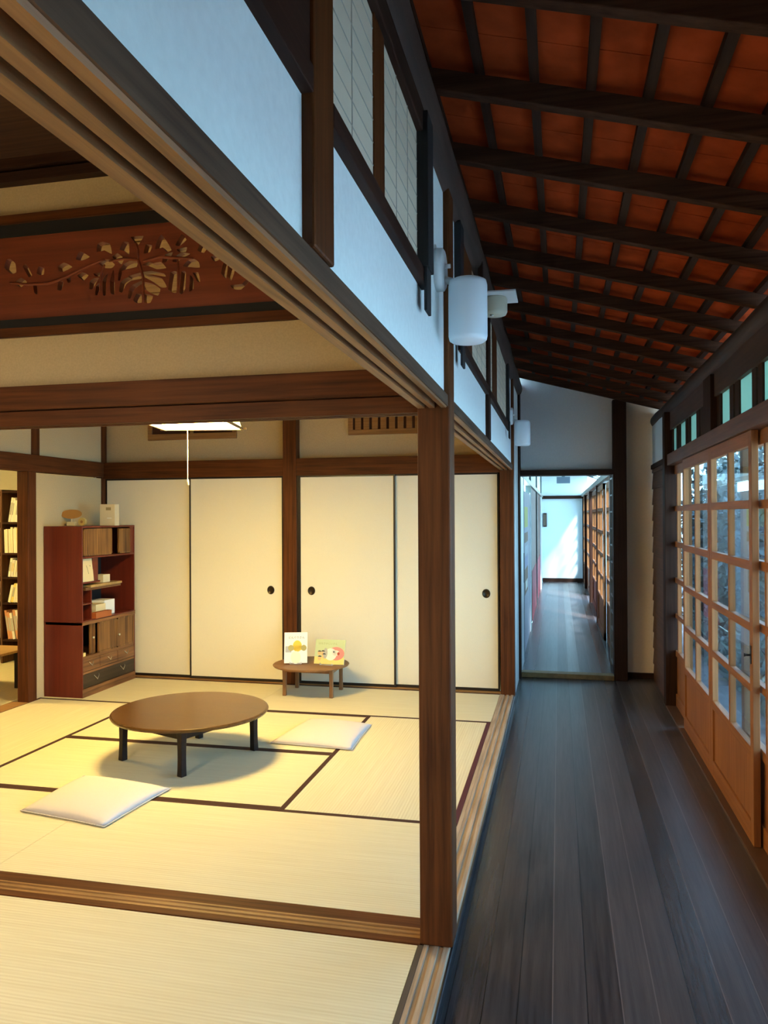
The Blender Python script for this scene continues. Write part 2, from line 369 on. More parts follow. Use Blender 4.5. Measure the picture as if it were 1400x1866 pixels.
# kamoi (door heads) with grooves on the underside -----------------------------
def kamoi_y(y0, y1, label):
    z = 1.80
    pts = [(-0.460, 1.842), (-0.460, z), (-0.437, z), (-0.437, z+0.028), (-0.4215, z+0.028), (-0.4215, z), (-0.4035, z), (-0.4035, z+0.028),
           (-0.381, z+0.028), (-0.381, z), (-0.3655, z), (-0.362, z+0.004), (-0.362, 1.842)]
    t = thing('door_head', label, 'door head rail', (-0.41, (y0+y1)/2, z))
    MB().prism(pts, y0, y1, 1).build('grooved_rail', RAIL[1], t)
    MB().box(-0.3625, -0.3585, y0, y1, 1.8045, 1.842).build('weathered_face', wood('weathered_face_wood', (0.050, 0.026, 0.017), (0.13, 0.073, 0.045), 1, rough=0.7, spec=0.1), t)
    return t
kamoi_y(-1.2, YP0, 'honey coloured grooved door head rail sweeping across the top left of the view')
kamoi_y(YP1, YB0, 'grooved door head rail above the sill of the far room along the corridor')
t = thing('door_head', 'thick brown double beam between the two rooms, left of the big pillar', 'beam', (-2.2, 2.6, 1.79))
z = 1.79
MB().prism([(2.575, 1.846), (2.575, z), (2.592, z), (2.592, z+.012), (2.61, z+.012), (2.61, z), (2.625, z), (2.625, z+.012), (2.643, z+.012), (2.643, z), (2.66, z), (2.66, 1.846)], XL, XP, 0).build('grooved_rail', POST[0], t)
MB().box(XL, XP, 2.555, 2.59, 1.850, 1.941).box(XL, XP, 2.655, 2.68, 1.850, 1.941).build('face_board', POST[0], t, bevel=0.003)

# upper plaster along corridor --------------------------------------------------
struct('wall_corridor_left', MB().box(-0.445, XW, -1.2, YP0, 1.842, 2.60).box(-0.445, XW, YP1, YB0, 1.842, 2.60), PLAST)
struct('wall_corridor_left_end', MB().box(-0.445, -0.362, YB1, 7.19, FZ, 2.72), PLAST)
# clerestory windows (paper screens set in the plaster) -------------------------
def ledge(y0, y1, label):
    return tag(MB().box(XW-0.01, XQ, y0, y1, 2.072, 2.112).build('window_ledge', DARK[1], bevel=0.002), label, 'window ledge')
ledge(-1.2, 1.095, 'dark ledge above the plaster in the top left corner of the corridor wall')
ledge(1.20, 2.13, 'dark brown ledge under the two paper windows before the nearer wall lamp')
ledge(2.93, 5.86, 'dark ledge under the paper windows between the two wall lamps')
def paper_window(y0, y1, z1, label, cols=3, rows=9):
    t = thing('paper_window', label, 'paper window', (XW, (y0+y1)/2, 2.112))
    MB().box(XW-0.02, XW+0.004, y0, y1, 2.112, z1).build('paper_pane', SHOJI, t)
    mb = MB()
    for i in range(1, cols):
        y = y0+(y1-y0)*i/cols; mb.box(XW+0.004, XW+0.0055, y-0.0015, y+0.0015, 2.112, z1)
    n = int((z1-2.112)/0.047)
    for i in range(1, n+1):
        zz = 2.112+0.047*i; mb.box(XW+0.004, XW+0.0052, y0, y1, zz-0.001, zz+0.001)
    mb.build('lattice', SHOJIL, t)
paper_window(1.205, 1.535, 2.47, 'paper window beside the near hanging post, first along the corridor wall', 2)
paper_window(1.63, 2.045, 2.50, 'larger paper window with a fine grid, just before the nearer wall lamp', 3)
paper_window(3.36, 4.05, 2.53, 'narrow paper window just behind the nearer wall lamp', 3)
paper_window(4.20, 4.42, 2.53, 'sliver of paper window behind the thin dark post', 1)
paper_window(4.74, 5.60, 2.53, 'paper window just before the farther wall lamp', 3)
def mullion(y0, y1, x1, z0, z1, mat, label, tail=False):
    mb = MB().box(XW-0.01, x1, y0, y1, z0, z1)
    if tail: mb.box(-0.3515, -0.343, y0+0.01, y1-0.01, 1.995, z0+0.01)
    return tag(mb.build('window_post', mat, bevel=0.002), label, 'window post')
mullion(1.535, 1.63, XW+0.008, 2.112, 2.49, POST[2], 'reddish brown upright between the two nearer paper windows')
mullion(2.04, 2.13, -0.337, 2.1125, 2.53, BLACK, 'black upright with a hanging tip before the nearer wall lamp', True)
mullion(2.83, 2.93, -0.347, 2.1125, 2.53, BLACK, 'black upright with a hanging tip behind the nearer wall lamp', True)
mullion(2.94, 3.36, XW+0.008, 2.112, 2.53, POST[2], 'brown board filling the frame behind the nearer wall lamp')
mullion(4.42, 4.74, XW+0.008, 2.112, 2.53, POST[2], 'brown upright left of the paper window near the farther lamp')
mullion(5.60, 5.72, -0.347, 2.1125, 2.53, BLACK, 'black upright with a hanging tip before the farther wall lamp', True)
tag(MB().box(XW-0.01, -0.350, 1.0, 2.12, 2.475, 2.60).build('beam', DARK[1], bevel=0.004), 'dark board over the two nearer paper windows', 'beam')
tag(MB().box(XW-0.01, -0.358, -1.2, 1.095, 2.112, 2.6).build('beam', DARK[1]), 'dark board at the very top left of the corridor wall', 'beam')
# left wall log -----------------------------------------------------------------
ORD = ['first', 'second', 'third', 'fourth', 'fifth', 'sixth', 'seventh', 'eighth', 'ninth', 'tenth', 'eleventh', 'twelfth', 'thirteenth', 'fourteenth']
def log(name, cx, cz, r, y0, y1, label, seed, mat=LOGM):
    rnd = random.Random(seed); n = 34; pts = []; rad = []
    for i in range(n+1):
        y = y0+(y1-y0)*i/n
        pts.append((cx+rnd.uniform(-1, 1)*0.0025, y, cz+rnd.uniform(-1, 1)*0.0025)); rad.append(r*(1+rnd.uniform(-0.025, 0.025)))
    return tag(MB().tube(pts, rad, 24).build(name, mat, smooth=True), label, 'log beam')
log('log_beam', -0.412, 2.598, 0.088, -1.2, 7.19, 'rough round log beam along the top of the left corridor wall', 3)
log('log_beam', 0.872, 2.279, 0.0600, -1.2, 7.33, 'round log beam carrying the rafters above the glass doors on the right', 5)

# ---------------------------------------------------------------- roof of corridor
rys = [-0.15, 0.32, 0.79, 1.27, 1.745, 2.20, 2.655, 3.145, 3.645, 4.12, 4.60, 5.08, 5.56, 6.04, 6.52, 6.99]
names = {1.745: 'nearest whole rafter crossing the top right corner', 2.20: 'second rafter, above the near hanging post and top edge', 2.655: 'third rafter, directly above the big pillar',
         3.145: 'fourth rafter, just behind the big pillar', 3.645: 'fifth rafter, over the nearer wall lamp', 4.12: 'sixth rafter, above the ceiling sensor', 4.60: 'seventh rafter, behind the ceiling sensor'}
far_lab = 'dark sloping rafter deep in the shadow before the end wall of the corridor'
def sloped(mb, x0, x1, y0, y1, h0, h1):
    c = [(x0, roofz(x0)+h0), (x1, roofz(x1)+h0), (x1, roofz(x1)+h1), (x0, roofz(x0)+h1)]
    return mb.prism(c, y0, y1, 1)
for y in rys:
    g = 'rafters under the red corridor roof'
    if y < 1.2: lab = 'dark sloping rafter above the camera, %s before the top edge of the view' % ORD[sum(1 for q in rys if y <= q < 1.2)-1]
    elif y in names: lab = 'dark sloping roof beam, ' + names[y]
    elif y < 1.5: lab = 'dark sloping roof beam at the very top right corner of the view'
    else: lab = 'dark sloping rafter deep in shadow, %s from the corridor end wall' % ORD[sum(1 for q in rys if q >= y)-1]
    tag(sloped(MB(), -0.44, 1.25, y, y+0.04, 0, 0.062).build('rafter', RAFT[0], bevel=0.003), lab, 'rafter', g)
bx = [-0.370, -0.214, -0.060, 0.094, 0.245, 0.395, 0.550, 0.705, 0.86, 1.02]
for i, x in enumerate(bx):
    mb = MB()
    a = roofz(x)+0.062
    mb.prism([(x-0.013, a+0.0), (x+0.013, a-0.007), (x+0.013, a+0.017), (x-0.013, a+0.024)], -1.2, 7.30, 1)
    tag(mb.build('roof_batten', DARK[1]), 'thin batten running along the corridor above the rafters, %s' % ['hidden against the wall log', 'nearest the left wall lamps', 'second from the left wall', 'third from the left wall', 'fourth from the left wall', 'in the middle right of the roof', 'third from the right eave log', 'second from the right eave log', 'over the right eave log', 'outside the glass doors'][i], 'roof batten', None)
# red roof boards: courses running across
mb = MB(); y = -1.475; k = 0
while y < 7.44:
    e = min(y+0.235, 7.44); d = 0.0 if k % 2 else 0.0015
    sloped(mb, -0.46, 1.3, y, e, 0.086+d, 0.11); y += 0.235; k += 1
struct('ceiling_corridor', mb, TILE)

# ---------------------------------------------------------------- corridor end wall
ey = 7.30
struct('wall_back_corridor', MB().prism([(0.49, 1.85), (0.49, roofz(0.49)+0.10), (-0.45, roofz(-0.45)+0.10), (-0.45, 1.85)], ey, ey+0.08, 1), simple('grey_plaster', (0.72, 0.69, 0.66), 0.95, spec=0.05, noise=0.03, nscale=90))
struct('wall_back_corridor_right', MB().prism([(0.59, -0.0), (0.90, -0.0), (0.90, roofz(0.90)+0.10), (0.48, roofz(0.48)+0.10), (0.48,2.40), (0.59, 2.40)], ey+0.06, ey+0.14, 1), simple('beige_plaster', (0.86, 0.71, 0.54), 0.95, spec=0.05, noise=0.03, nscale=90))
tag(MB().box(-0.36, 0.49, 7.19, 7.40, 1.80, 1.848).build('door_head', DARK[0], bevel=0.003), 'black door head beam over the doorway at the end of the corridor', 'door head rail')
pillar(0.475, 0.592, 7.19, 7.34, FZ, 2.47, DARK[2], 'near-black pillar right of the doorway at the end of the corridor')
pillar(-0.372, -0.345, 7.10, 7.30, FZ, 2.66, DARK[2], 'narrow dark post left of the doorway at the end of the corridor', 0.002)
tag(MB().box(-0.345, 0.475, 7.185, 7.30, FZ, -0.004).build('door_sill', simple('ochre_sill', (0.23, 0.135, 0.045), 0.6, noise=0.2, nscale=20), bevel=0.006), 'ochre raised wooden sill on the floor of the end doorway', 'door sill')
struct('baseboard_back', MB().box(0.592, 0.87, 7.33, 7.365, FZ, 0.0), DARK[0])

# ---------------------------------------------------------------- right side wall
pillar(0.80, 0.90, 6.30, 6.42, FZ, 2.23, DARK[2], 'dark post at the left end of the glass doors', 0.004)
# clapboards beyond doors
mb = MB(); z = FZ
while z < 1.85:
    mb.prism([(0.824, z), (0.850, z), (0.850, z+0.143), (0.834, z+0.143)], 6.42, 7.35, 1); z += 0.143
struct('wall_right_boards', mb, CLAP)
struct('wall_right_upper', MB().box(0.830, 0.86, 6.42, 7.35, 1.875, 2.24), simple('pale_plaster', (0.62, 0.62, 0.62), 0.9))
tag(MB().box(0.815, 0.86, 6.42, 7.35, 1.845, 1.882).build('wall_rail', DARK[1]), 'dark rail under the small plaster square beyond the glass doors', 'rail')
tag(MB().box(0.845, 0.90, 6.86, 6.94, FZ, 2.22).build('wall_post', DARK[2]), 'slim dark post among the overlapping boards beyond the glass doors', 'post') if False else None
struct('wall_right_lintel', MB().box(0.842, 0.885, 0.5, 6.30, 2.09, 2.245), wood('lintel_timber', (0.035, 0.016, 0.009), (0.085, 0.038, 0.02), 1, rough=0.6))
tag(MB().box(0.819, 0.90, 0.5, 6.42, 1.816, 1.902).build('door_head', wood('door_head_timber', (0.10, 0.042, 0.022), (0.20, 0.09, 0.05), 1, rough=0.5), bevel=0.003), 'brown door head rail along the top of the glass doors', 'door head rail')
# transom: bays with frosted sea-green panes between dark uprights
def transom(y0, y1, panes, label):
    t = thing('transom_window', label, 'transom window', (0.86, (y0+y1)/2, 1.902))
    mb = MB(); ys = sorted(panes); prev = y0
    for a, b in ys:
        if a-prev > 0.14:
            mid = (prev+a)/2; mb.box(0.854, 0.864, prev, mid-0.018, 1.905, 2.09); mb.box(0.854, 0.864, mid+0.018, a, 1.905, 2.09)
        elif a > prev: mb.box(0.854, 0.864, prev, a, 1.905, 2.09)
        prev = b
    mb.box(0.854, 0.864, prev, y1, 1.905, 2.09)
    mb.build('frame', DARK[2], t)
    MB().box(0.866, 0.870, y0, y1, 1.903, 2.09).build('frosted_glass', FROST, t)
transom(4.78, 6.30, [(4.88, 4.96+0.0), (5.207, 5.457), (5.64, 5.89), (6.06, 6.24)], 'sea green glass transom over the far pair of glass doors')
transom(3.16, 4.56, [(4.23, 4.45), (3.763, 4.022), (3.33, 3.58)], 'sea green glass transom over the nearer pair of glass doors')
tag(MB().box(0.822, 0.89, 4.56, 4.78, 1.902, 2.215).build('transom_post', DARK[2]), 'dark post between the two green glass transoms', 'post')
transom(0.50, 3.05, [(0.65, 0.9), (1.1, 1.35), (1.55, 1.8), (2.0, 2.25), (2.45, 2.7)], 'sea green glass transom above the camera side of the glass doors, out of the view')
pillar(0.80, 0.92, 3.05, 3.16, FZ, 2.23, DARK[2], 'dark post at the near end of the glass doors, right of the view')
tag(MB().box(0.80, 0.93, 0.5, 6.30, FZ, FZ+0.012).build('door_sill', simple('brown_sill', (0.10, 0.045, 0.022), 0.5), bevel=0.002), 'low brown sill on the floor under the glass doors', 'door sill')

# glass sliding doors ------------------------------------------------------------
ROWS = [(1.463, 1.230), (1.187, 0.951), (0.912, 0.675), (0.640, 0.392)]
def glass_door(x, y0, y1, label, group=None, handle='near', ym=None):
    """door leaf: face at x, from y0 (near) to y1 (far)"""
    t = thing('glass_sliding_door', label, 'sliding door', (x, (y0+y1)/2, FZ+0.012), 0, group)
    T = 0.030; st = 0.055; z0 = FZ+0.012; z1 = 1.814; ym = ym or (y0+y1)/2
    MB().box(x, x+T, y0, y0+st, z0, z1).box(x, x+T, y1-st, y1, z0, z1).build('stile', DOORW[2], t, bevel=0.002)
    mb = MB().box(x, x+T, y0+st, y1-st, 1.747, z1).box(x, x+T, y0+st, y1-st, z0, 0.055)
    zs = [1.503]+[a for a, b in ROWS for a in (b,)]
    tops = [1.747]+[a for a, b in ROWS]
    for lo, hi in ((1.463, 1.503), (1.187, 1.230), (0.912, 0.951), (0.640, 0.675), (0.345, 0.392)):
        mb.box(x, x+T, y0+st, y1-st, lo, hi)
    mb.build('rail', DOORW[1], t, bevel=0.002)
    MB().box(x+0.001, x+T-0.001, ym-0.014, ym+0.014, 0.39, 1.75).build('mullion', DOORW[2], t, bevel=0.0015)
    MB().box(x+0.010, x+0.016, y0+st, y1-st, 0.05, 0.35).build('lower_panel', DOORW[2], t)
    MB().box(x+0.016, x+0.019, y0+st-0.004, y1-st+0.004, 0.385, 1.75).build('glass', GLASS, t)
    if not handle: return t
    yh = y0+0.03 if handle == 'near' else y1-0.03
    MB().box(x-0.003, x+0.001, yh-0.011, yh+0.011, 0.77, 0.85).build('lock_plate', simple('bronze', (0.05, 0.04, 0.035), 0.4, metal=0.8), t)
    MB().tube([(x-0.002, yh, 0.808), (x-0.022, yh, 0.808), (x-0.03, yh, 0.808)], [0.004, 0.005, 0.009], 10).build('knob', bpy.data.materials['bronze'], t, smooth=True)
    return t
XO = XR+0.038
glass_door(XO, 5.705, 6.41, 'orange wooden glass door at the far end, half hidden by the dark post', ym=6.195)
glass_door(XR, 4.69, 5.66, 'orange wooden glass door, second from the far dark post', handle=None)
glass_door(XR, 3.70, 4.686, 'largest orange wooden glass door in view, with a knob and a sunlit end edge')
glass_door(XO, 3.17, 4.10, 'orange wooden glass door cut by the right edge of the view', handle=None)
for (x, a, b, n_) in ((XO, 2.12, 3.04, 'farther leaf'), (XR, 1.50, 2.42, 'nearer leaf'), (XR, 0.52, 1.49, 'nearest leaf')):
    glass_door(x, a, b, 'orange wooden glass door outside the right edge of the view, the %s' % n_, 'glass doors beside the camera', handle=None)
struct('wall_right_near', MB().box(0.85, 0.93, -1.2, 0.50, FZ, 2.215), CLAP)

# ---------------------------------------------------------------- near room shell
struct('wall_left', MB().box(-4.15, XL-0.0, 5.325, 6.30, -0.0, 1.79).box(-4.15, XL, 1.4, 6.30, 1.93, 2.80).box(-4.15, XL, -1.2, 1.4, 0, 2.8), SAND)
struct('wall_behind_camera', MB().box(-4.15, -0.46, -1.3, -1.2, 0, 2.8), SAND)
struct('wall_added_behind_corridor', MB().box(-0.46, 1.3, -1.3, -1.2, FZ, 2.9), PLAST)  # unseen wall added to cut strong light from behind the camera
struct('wall_back', MB().box(-4.15, -0.44, 6.345, 6.42, 1.93, 2.80).box(-4.15, -0.44, 6.39, 6.44, 0, 1.94), SAND)
struct('wall_front_header', MB().box(XL, -0.445, 2.592, 2.645, 1.941, 2.135).box(XL, -0.445, 2.592, 2.645, 2.607, 2.81).box(XL, -3.2, 2.592, 2.645, 2.135, 2.607).box(-0.72, -0.445, 2.592, 2.645, 2.135, 2.607), SAND)
TRIMD = simple('dark_varnish', (0.015, 0.014, 0.016), 0.25)
tag(MB().box(-0.361, -0.350, -1.2, YB0, FZ, -0.003).build('sill_edging', TRIMD, bevel=0.004), 'dark glossy edging strip between the door sill and the corridor floor', 'edging strip')
CEILM = wood('ceiling_boards', (0.030, 0.010, 0.005), (0.075, 0.030, 0.014), 0, rough=0.7)
mb = MB()
for i in range(9):
    y = -1.3+i*0.431; mb.box(-4.15, -0.44, y, y+0.42, 2.805+(i % 2)*0.004, 2.83)
mb.box(-4.15, -0.44, -1.3, 2.58, 2.8345, 2.86)
struct('ceiling', mb, CEILM)
mb = MB()
for i in range(9):
    y = 2.66+i*0.41; mb.box(-4.15, -0.44, y, y+0.40, 2.812+(i % 2)*0.004, 2.833)
mb.box(-4.15, -0.44, 2.58, 6.6, 2.8345, 2.86)
struct('ceiling_far_room', mb, wood('pale_ceiling_boards', (0.22, 0.12, 0.045), (0.40, 0.24, 0.10), 0, rough=0.7))
for i in range(5):
    pass
struct('trim_1', MB().box(XL, -0.445, 2.55, 2.592, 2.722, 2.76).box(XL, -0.445, 2.535, 2.592, 2.77, 2.805).box(-0.47, -0.445, -1.2, 2.55, 2.722, 2.79), DARK[0])
tag(MB().box(XL, -0.45, 1.6, 1.64, 2.775, 2.805).build('ceiling_batten', DARK[0]), 'dark ceiling batten in the near room, top left corner of the view', 'ceiling batten')
struct('wall_room_side_upper', MB().box(-0.46, -0.4455, -1.2, 2.55, 1.842, 2.81).box(-0.46, -0.4455, YP1, YB0, 1.842, 2.81), SAND)
# nageshi rails ------------------------------------------------------------------
tag(MB().box(XL, XP, 6.235, 6.262, 1.785, 1.935).build('wall_rail', POST[0], bevel=0.003), 'broad brown rail above the sliding panels of the back wall', 'rail') if False else None
tag(MB().box(-4.035, -2.307, 6.255, 6.345, 1.785, 1.932).build('wall_rail', POST[0], bevel=0.003), 'broad brown rail above the left pair of sliding panels', 'rail')
tag(MB().box(-2.187, XP, 6.255, 6.345, 1.785, 1.932).build('wall_rail', POST[0], bevel=0.003), 'broad brown rail above the right pair of sliding panels', 'rail')
tag(MB().box(-4.12, XL+0.03, 1.4, 6.25, 1.80, 1.932).build('wall_rail', POST[1], bevel=0.003), 'brown rail along the left wall above the red cabinet', 'rail')

# ---------------------------------------------------------------- fusuma sliding panels
def fusuma(x0, x1, y, label, handle=None):
    t = thing('sliding_panel', label, 'sliding panel', ((x0+x1)/2, y, 0.012))
    z0, z1 = 0.012, 1.785; w = 0.014
    MB().box(x0, x0+w, y, y+0.022, z0, z1).box(x1-w, x1, y, y+0.022, z0, z1).box(x0+w, x1-w, y, y+0.022, z0, z0+0.022).box(x0+w, x1-w, y, y+0.022, z1-0.014, z1).build('lacquer_frame', LACQ, t, bevel=0.0015)
    MB().box(x0+w, x1-w, y+0.004, y+0.02, z0+0.022, z1-0.014).build('paper_face', FUSU, t)
    if handle:
        M = Matrix.Translation((handle, y+0.0045, 0.802)) @ Matrix.Rotation(PI/2, 4, 'X') @ Matrix.Diagonal((1, 1.12, 1, 1))
        MB().lathe([(0.0, 0.0005), (0.022, 0.001), (0.026, 0.005), (0.031, 0.006), (0.033, 0.001), (0.033, -0.002)], 32).build('finger_pull', simple('dark_bronze', (0.035, 0.022, 0.010), 0.35, metal=0.6), t, smooth=True, pre=M)
    return t
fusuma(-4.034, -3.178, 6.296, 'cream sliding panel at the far left, partly behind the red cabinet')
fusuma(-3.192, -2.312, 6.272, 'cream sliding panel left of the back pillar, with a round pull near the pillar', -2.43)
fusuma(-2.170, -1.330, 6.272, 'cream sliding panel right of the back pillar, behind the small book table', -2.062)
fusuma(-1.345, -0.474, 6.296, 'cream sliding panel behind the big pillar, its round pull near the corner pillar', -0.580)
tag(MB().box(-2.187, -2.170, 6.27, 6.33, 0.012, 1.785).build('door_jamb', LACQ), 'black strip between the back pillar and the panel right of it', 'jamb')

# ---------------------------------------------------------------- wall vents
def vent(x0, x1, z0, z1, label, slats):
    t = thing('wall_vent', label, 'vent grille', ((x0+x1)/2, 6.33, z0))
    w = 0.045 if slats else 0.055; y = 6.325
    VW = bpy.data.materials.get('vent_wood_x') or wood('vent_wood_x', (0.20, 0.095, 0.03), (0.36, 0.19, 0.065), 0, rough=0.5)
    MB().box(x0, x1, y, 6.345, z0, z0+w).box(x0, x1, y, 6.345, z1-w, z1).box(x0, x0+0.04, y, 6.345, z0+w, z1-w).box(x1-0.04, x1, y, 6.345, z0+w, z1-w).build('frame', VW, t, bevel=0.003)
    MB().box(x0+0.04, x1-0.04, 6.342, 6.3455, z0+w, z1-w).build('opening_shade_sheet', simple('painted_opening_shade', (0.05, 0.012, 0.004), 0.8), t)  # dark sheet paints the shade inside the vent opening
    mb = MB()
    if slats:
        x = x0+0.06
        while x < x1-0.07: mb.box(x, x+0.050, 6.328, 6.341, z0+w, z1-w); x += 0.074
    else:
        mb.box((x0+x1)/2-0.015, (x0+x1)/2+0.015, 6.328, 6.341, z0+w, z1-w)
        mb.box(x0+0.04, x1-0.04, 6.328, 6.341, (z0+z1)/2+0.02, (z0+z1)/2+0.05)
    mb.build('slats', VW, t)
vent(-3.625, -2.765, 2.128, 2.34, 'wooden wall vent with a dark slot, behind the glowing lamp', False)
vent(-1.745, -0.86, 2.125, 2.34, 'wooden wall vent with upright slats, left of the big pillar', True)

# ---------------------------------------------------------------- carved transom (ranma)
HOLES = [[(-1.59,2.362),(-1.578,2.383),(-1.555,2.392),(-1.53,2.388),(-1.533,2.372),(-1.564,2.368)],[(-1.496,2.375),(-1.474,2.384),(-1.46,2.378),(-1.434,2.38),(-1.416,2.36),(-1.447,2.359),(-1.474,2.371)],[(-1.555,2.34),(-1.515,2.347),(-1.515,2.339),(-1.554,2.335)],[(-1.592,2.29),(-1.587,2.318),(-1.569,2.329),(-1.546,2.333),(-1.512,2.332),(-1.519,2.323),(-1.551,2.32),(-1.569,2.309),(-1.581,2.287)],[(-1.501,2.336),(-1.465,2.331),(-1.429,2.319),(-1.413,2.292),(-1.434,2.293),(-1.465,2.315)],[(-1.501,2.347),(-1.465,2.349),(-1.425,2.338),(-1.419,2.328),(-1.461,2.338),(-1.499,2.34)],[(-1.56,2.264),(-1.556,2.287),(-1.545,2.301),(-1.515,2.312),(-1.51,2.304),(-1.537,2.289),(-1.55,2.262)],[(-1.501,2.309),(-1.465,2.301),(-1.438,2.283),(-1.446,2.263),(-1.474,2.275),(-1.497,2.291)],[(-1.538,2.249),(-1.527,2.267),(-1.51,2.263),(-1.51,2.239),(-1.529,2.24)],[(-1.498,2.265),(-1.465,2.256),(-1.474,2.236),(-1.496,2.238)],[(-1.603,2.33),(-1.601,2.352),(-1.596,2.367),(-1.59,2.354),(-1.596,2.329)],[(-1.624,2.416),(-1.605,2.424),(-1.584,2.406),(-1.592,2.389),(-1.61,2.4)],[(-1.679,2.397),(-1.665,2.406),(-1.642,2.404),(-1.624,2.387),(-1.636,2.377),(-1.665,2.381)],[(-1.703,2.359),(-1.67,2.36),(-1.675,2.348),(-1.698,2.35)],[(-1.722,2.307),(-1.72,2.328),(-1.707,2.338),(-1.688,2.338),(-1.695,2.328),(-1.71,2.306)],[(-1.698,2.284),(-1.694,2.31),(-1.675,2.322),(-1.681,2.304),(-1.691,2.281)],[(-1.666,2.282),(-1.668,2.326),(-1.649,2.347),(-1.655,2.319),(-1.657,2.282)],[(-1.634,2.288),(-1.636,2.326),(-1.624,2.36),(-1.621,2.333),(-1.62,2.283)],[(-1.42,2.383),(-1.409,2.405),(-1.384,2.41),(-1.393,2.394),(-1.407,2.382)],[(-1.376,2.382),(-1.362,2.399),(-1.345,2.407),(-1.317,2.4),(-1.339,2.392),(-1.36,2.379)],[(-1.332,2.36),(-1.316,2.377),(-1.296,2.379),(-1.281,2.368),(-1.278,2.352),(-1.305,2.355)],[(-1.396,2.282),(-1.387,2.332),(-1.365,2.331),(-1.369,2.27),(-1.385,2.274)],[(-1.351,2.268),(-1.344,2.331),(-1.33,2.328),(-1.332,2.28),(-1.341,2.265)],[(-1.313,2.27),(-1.31,2.318),(-1.299,2.305),(-1.299,2.277)],[(-1.297,2.33),(-1.279,2.328),(-1.274,2.3),(-1.285,2.304)],[(-1.688,2.442),(-1.684,2.466),(-1.667,2.472),(-1.642,2.463),(-1.636,2.432),(-1.661,2.445)],[(-1.593,2.442),(-1.581,2.464),(-1.562,2.46),(-1.561,2.423),(-1.578,2.437)],[(-1.548,2.482),(-1.504,2.481),(-1.51,2.469),(-1.526,2.448),(-1.535,2.468)],[(-1.495,2.422),(-1.487,2.448),(-1.467,2.443),(-1.474,2.424)],[(-1.445,2.433),(-1.436,2.462),(-1.424,2.475),(-1.406,2.452),(-1.391,2.426),(-1.409,2.422),(-1.42,2.436)],[(-1.365,2.442),(-1.344,2.472),(-1.329,2.454),(-1.351,2.438)],[(-1.36,2.423),(-1.327,2.426),(-1.331,2.412),(-1.353,2.414)],[(-2.09,2.412),(-2.082,2.437),(-2.068,2.437),(-2.05,2.422),(-2.047,2.394),(-2.066,2.391)],[(-2.045,2.347),(-2.022,2.364),(-2.0,2.348),(-2.022,2.333)],[(-1.949,2.379),(-1.943,2.4),(-1.922,2.394),(-1.924,2.374),(-1.938,2.373)],[(-1.966,2.332),(-1.953,2.335),(-1.951,2.301),(-1.962,2.308)],[(-1.86,2.312),(-1.855,2.34),(-1.838,2.334),(-1.846,2.309)],[(-1.855,2.396),(-1.834,2.407),(-1.804,2.391),(-1.834,2.379),(-1.85,2.381)],[(-1.777,2.42),(-1.764,2.444),(-1.729,2.424),(-1.755,2.415)],[(-1.772,2.356),(-1.754,2.365),(-1.733,2.354),(-1.75,2.339)],[(-2.009,2.405),(-1.998,2.413),(-1.976,2.377),(-1.988,2.371)],[(-1.82,2.347),(-1.808,2.357),(-1.806,2.336),(-1.816,2.335)],[(-1.186,2.324),(-1.177,2.357),(-1.165,2.351),(-1.17,2.307)],[(-1.163,2.312),(-1.155,2.339),(-1.139,2.325),(-1.15,2.297)],[(-1.145,2.276),(-1.109,2.277),(-1.092,2.294),(-1.084,2.284),(-1.111,2.261),(-1.136,2.264)],[(-1.277,2.414),(-1.263,2.441),(-1.242,2.426),(-1.256,2.405)],[(-1.225,2.384),(-1.201,2.39),(-1.199,2.373),(-1.214,2.369)]]
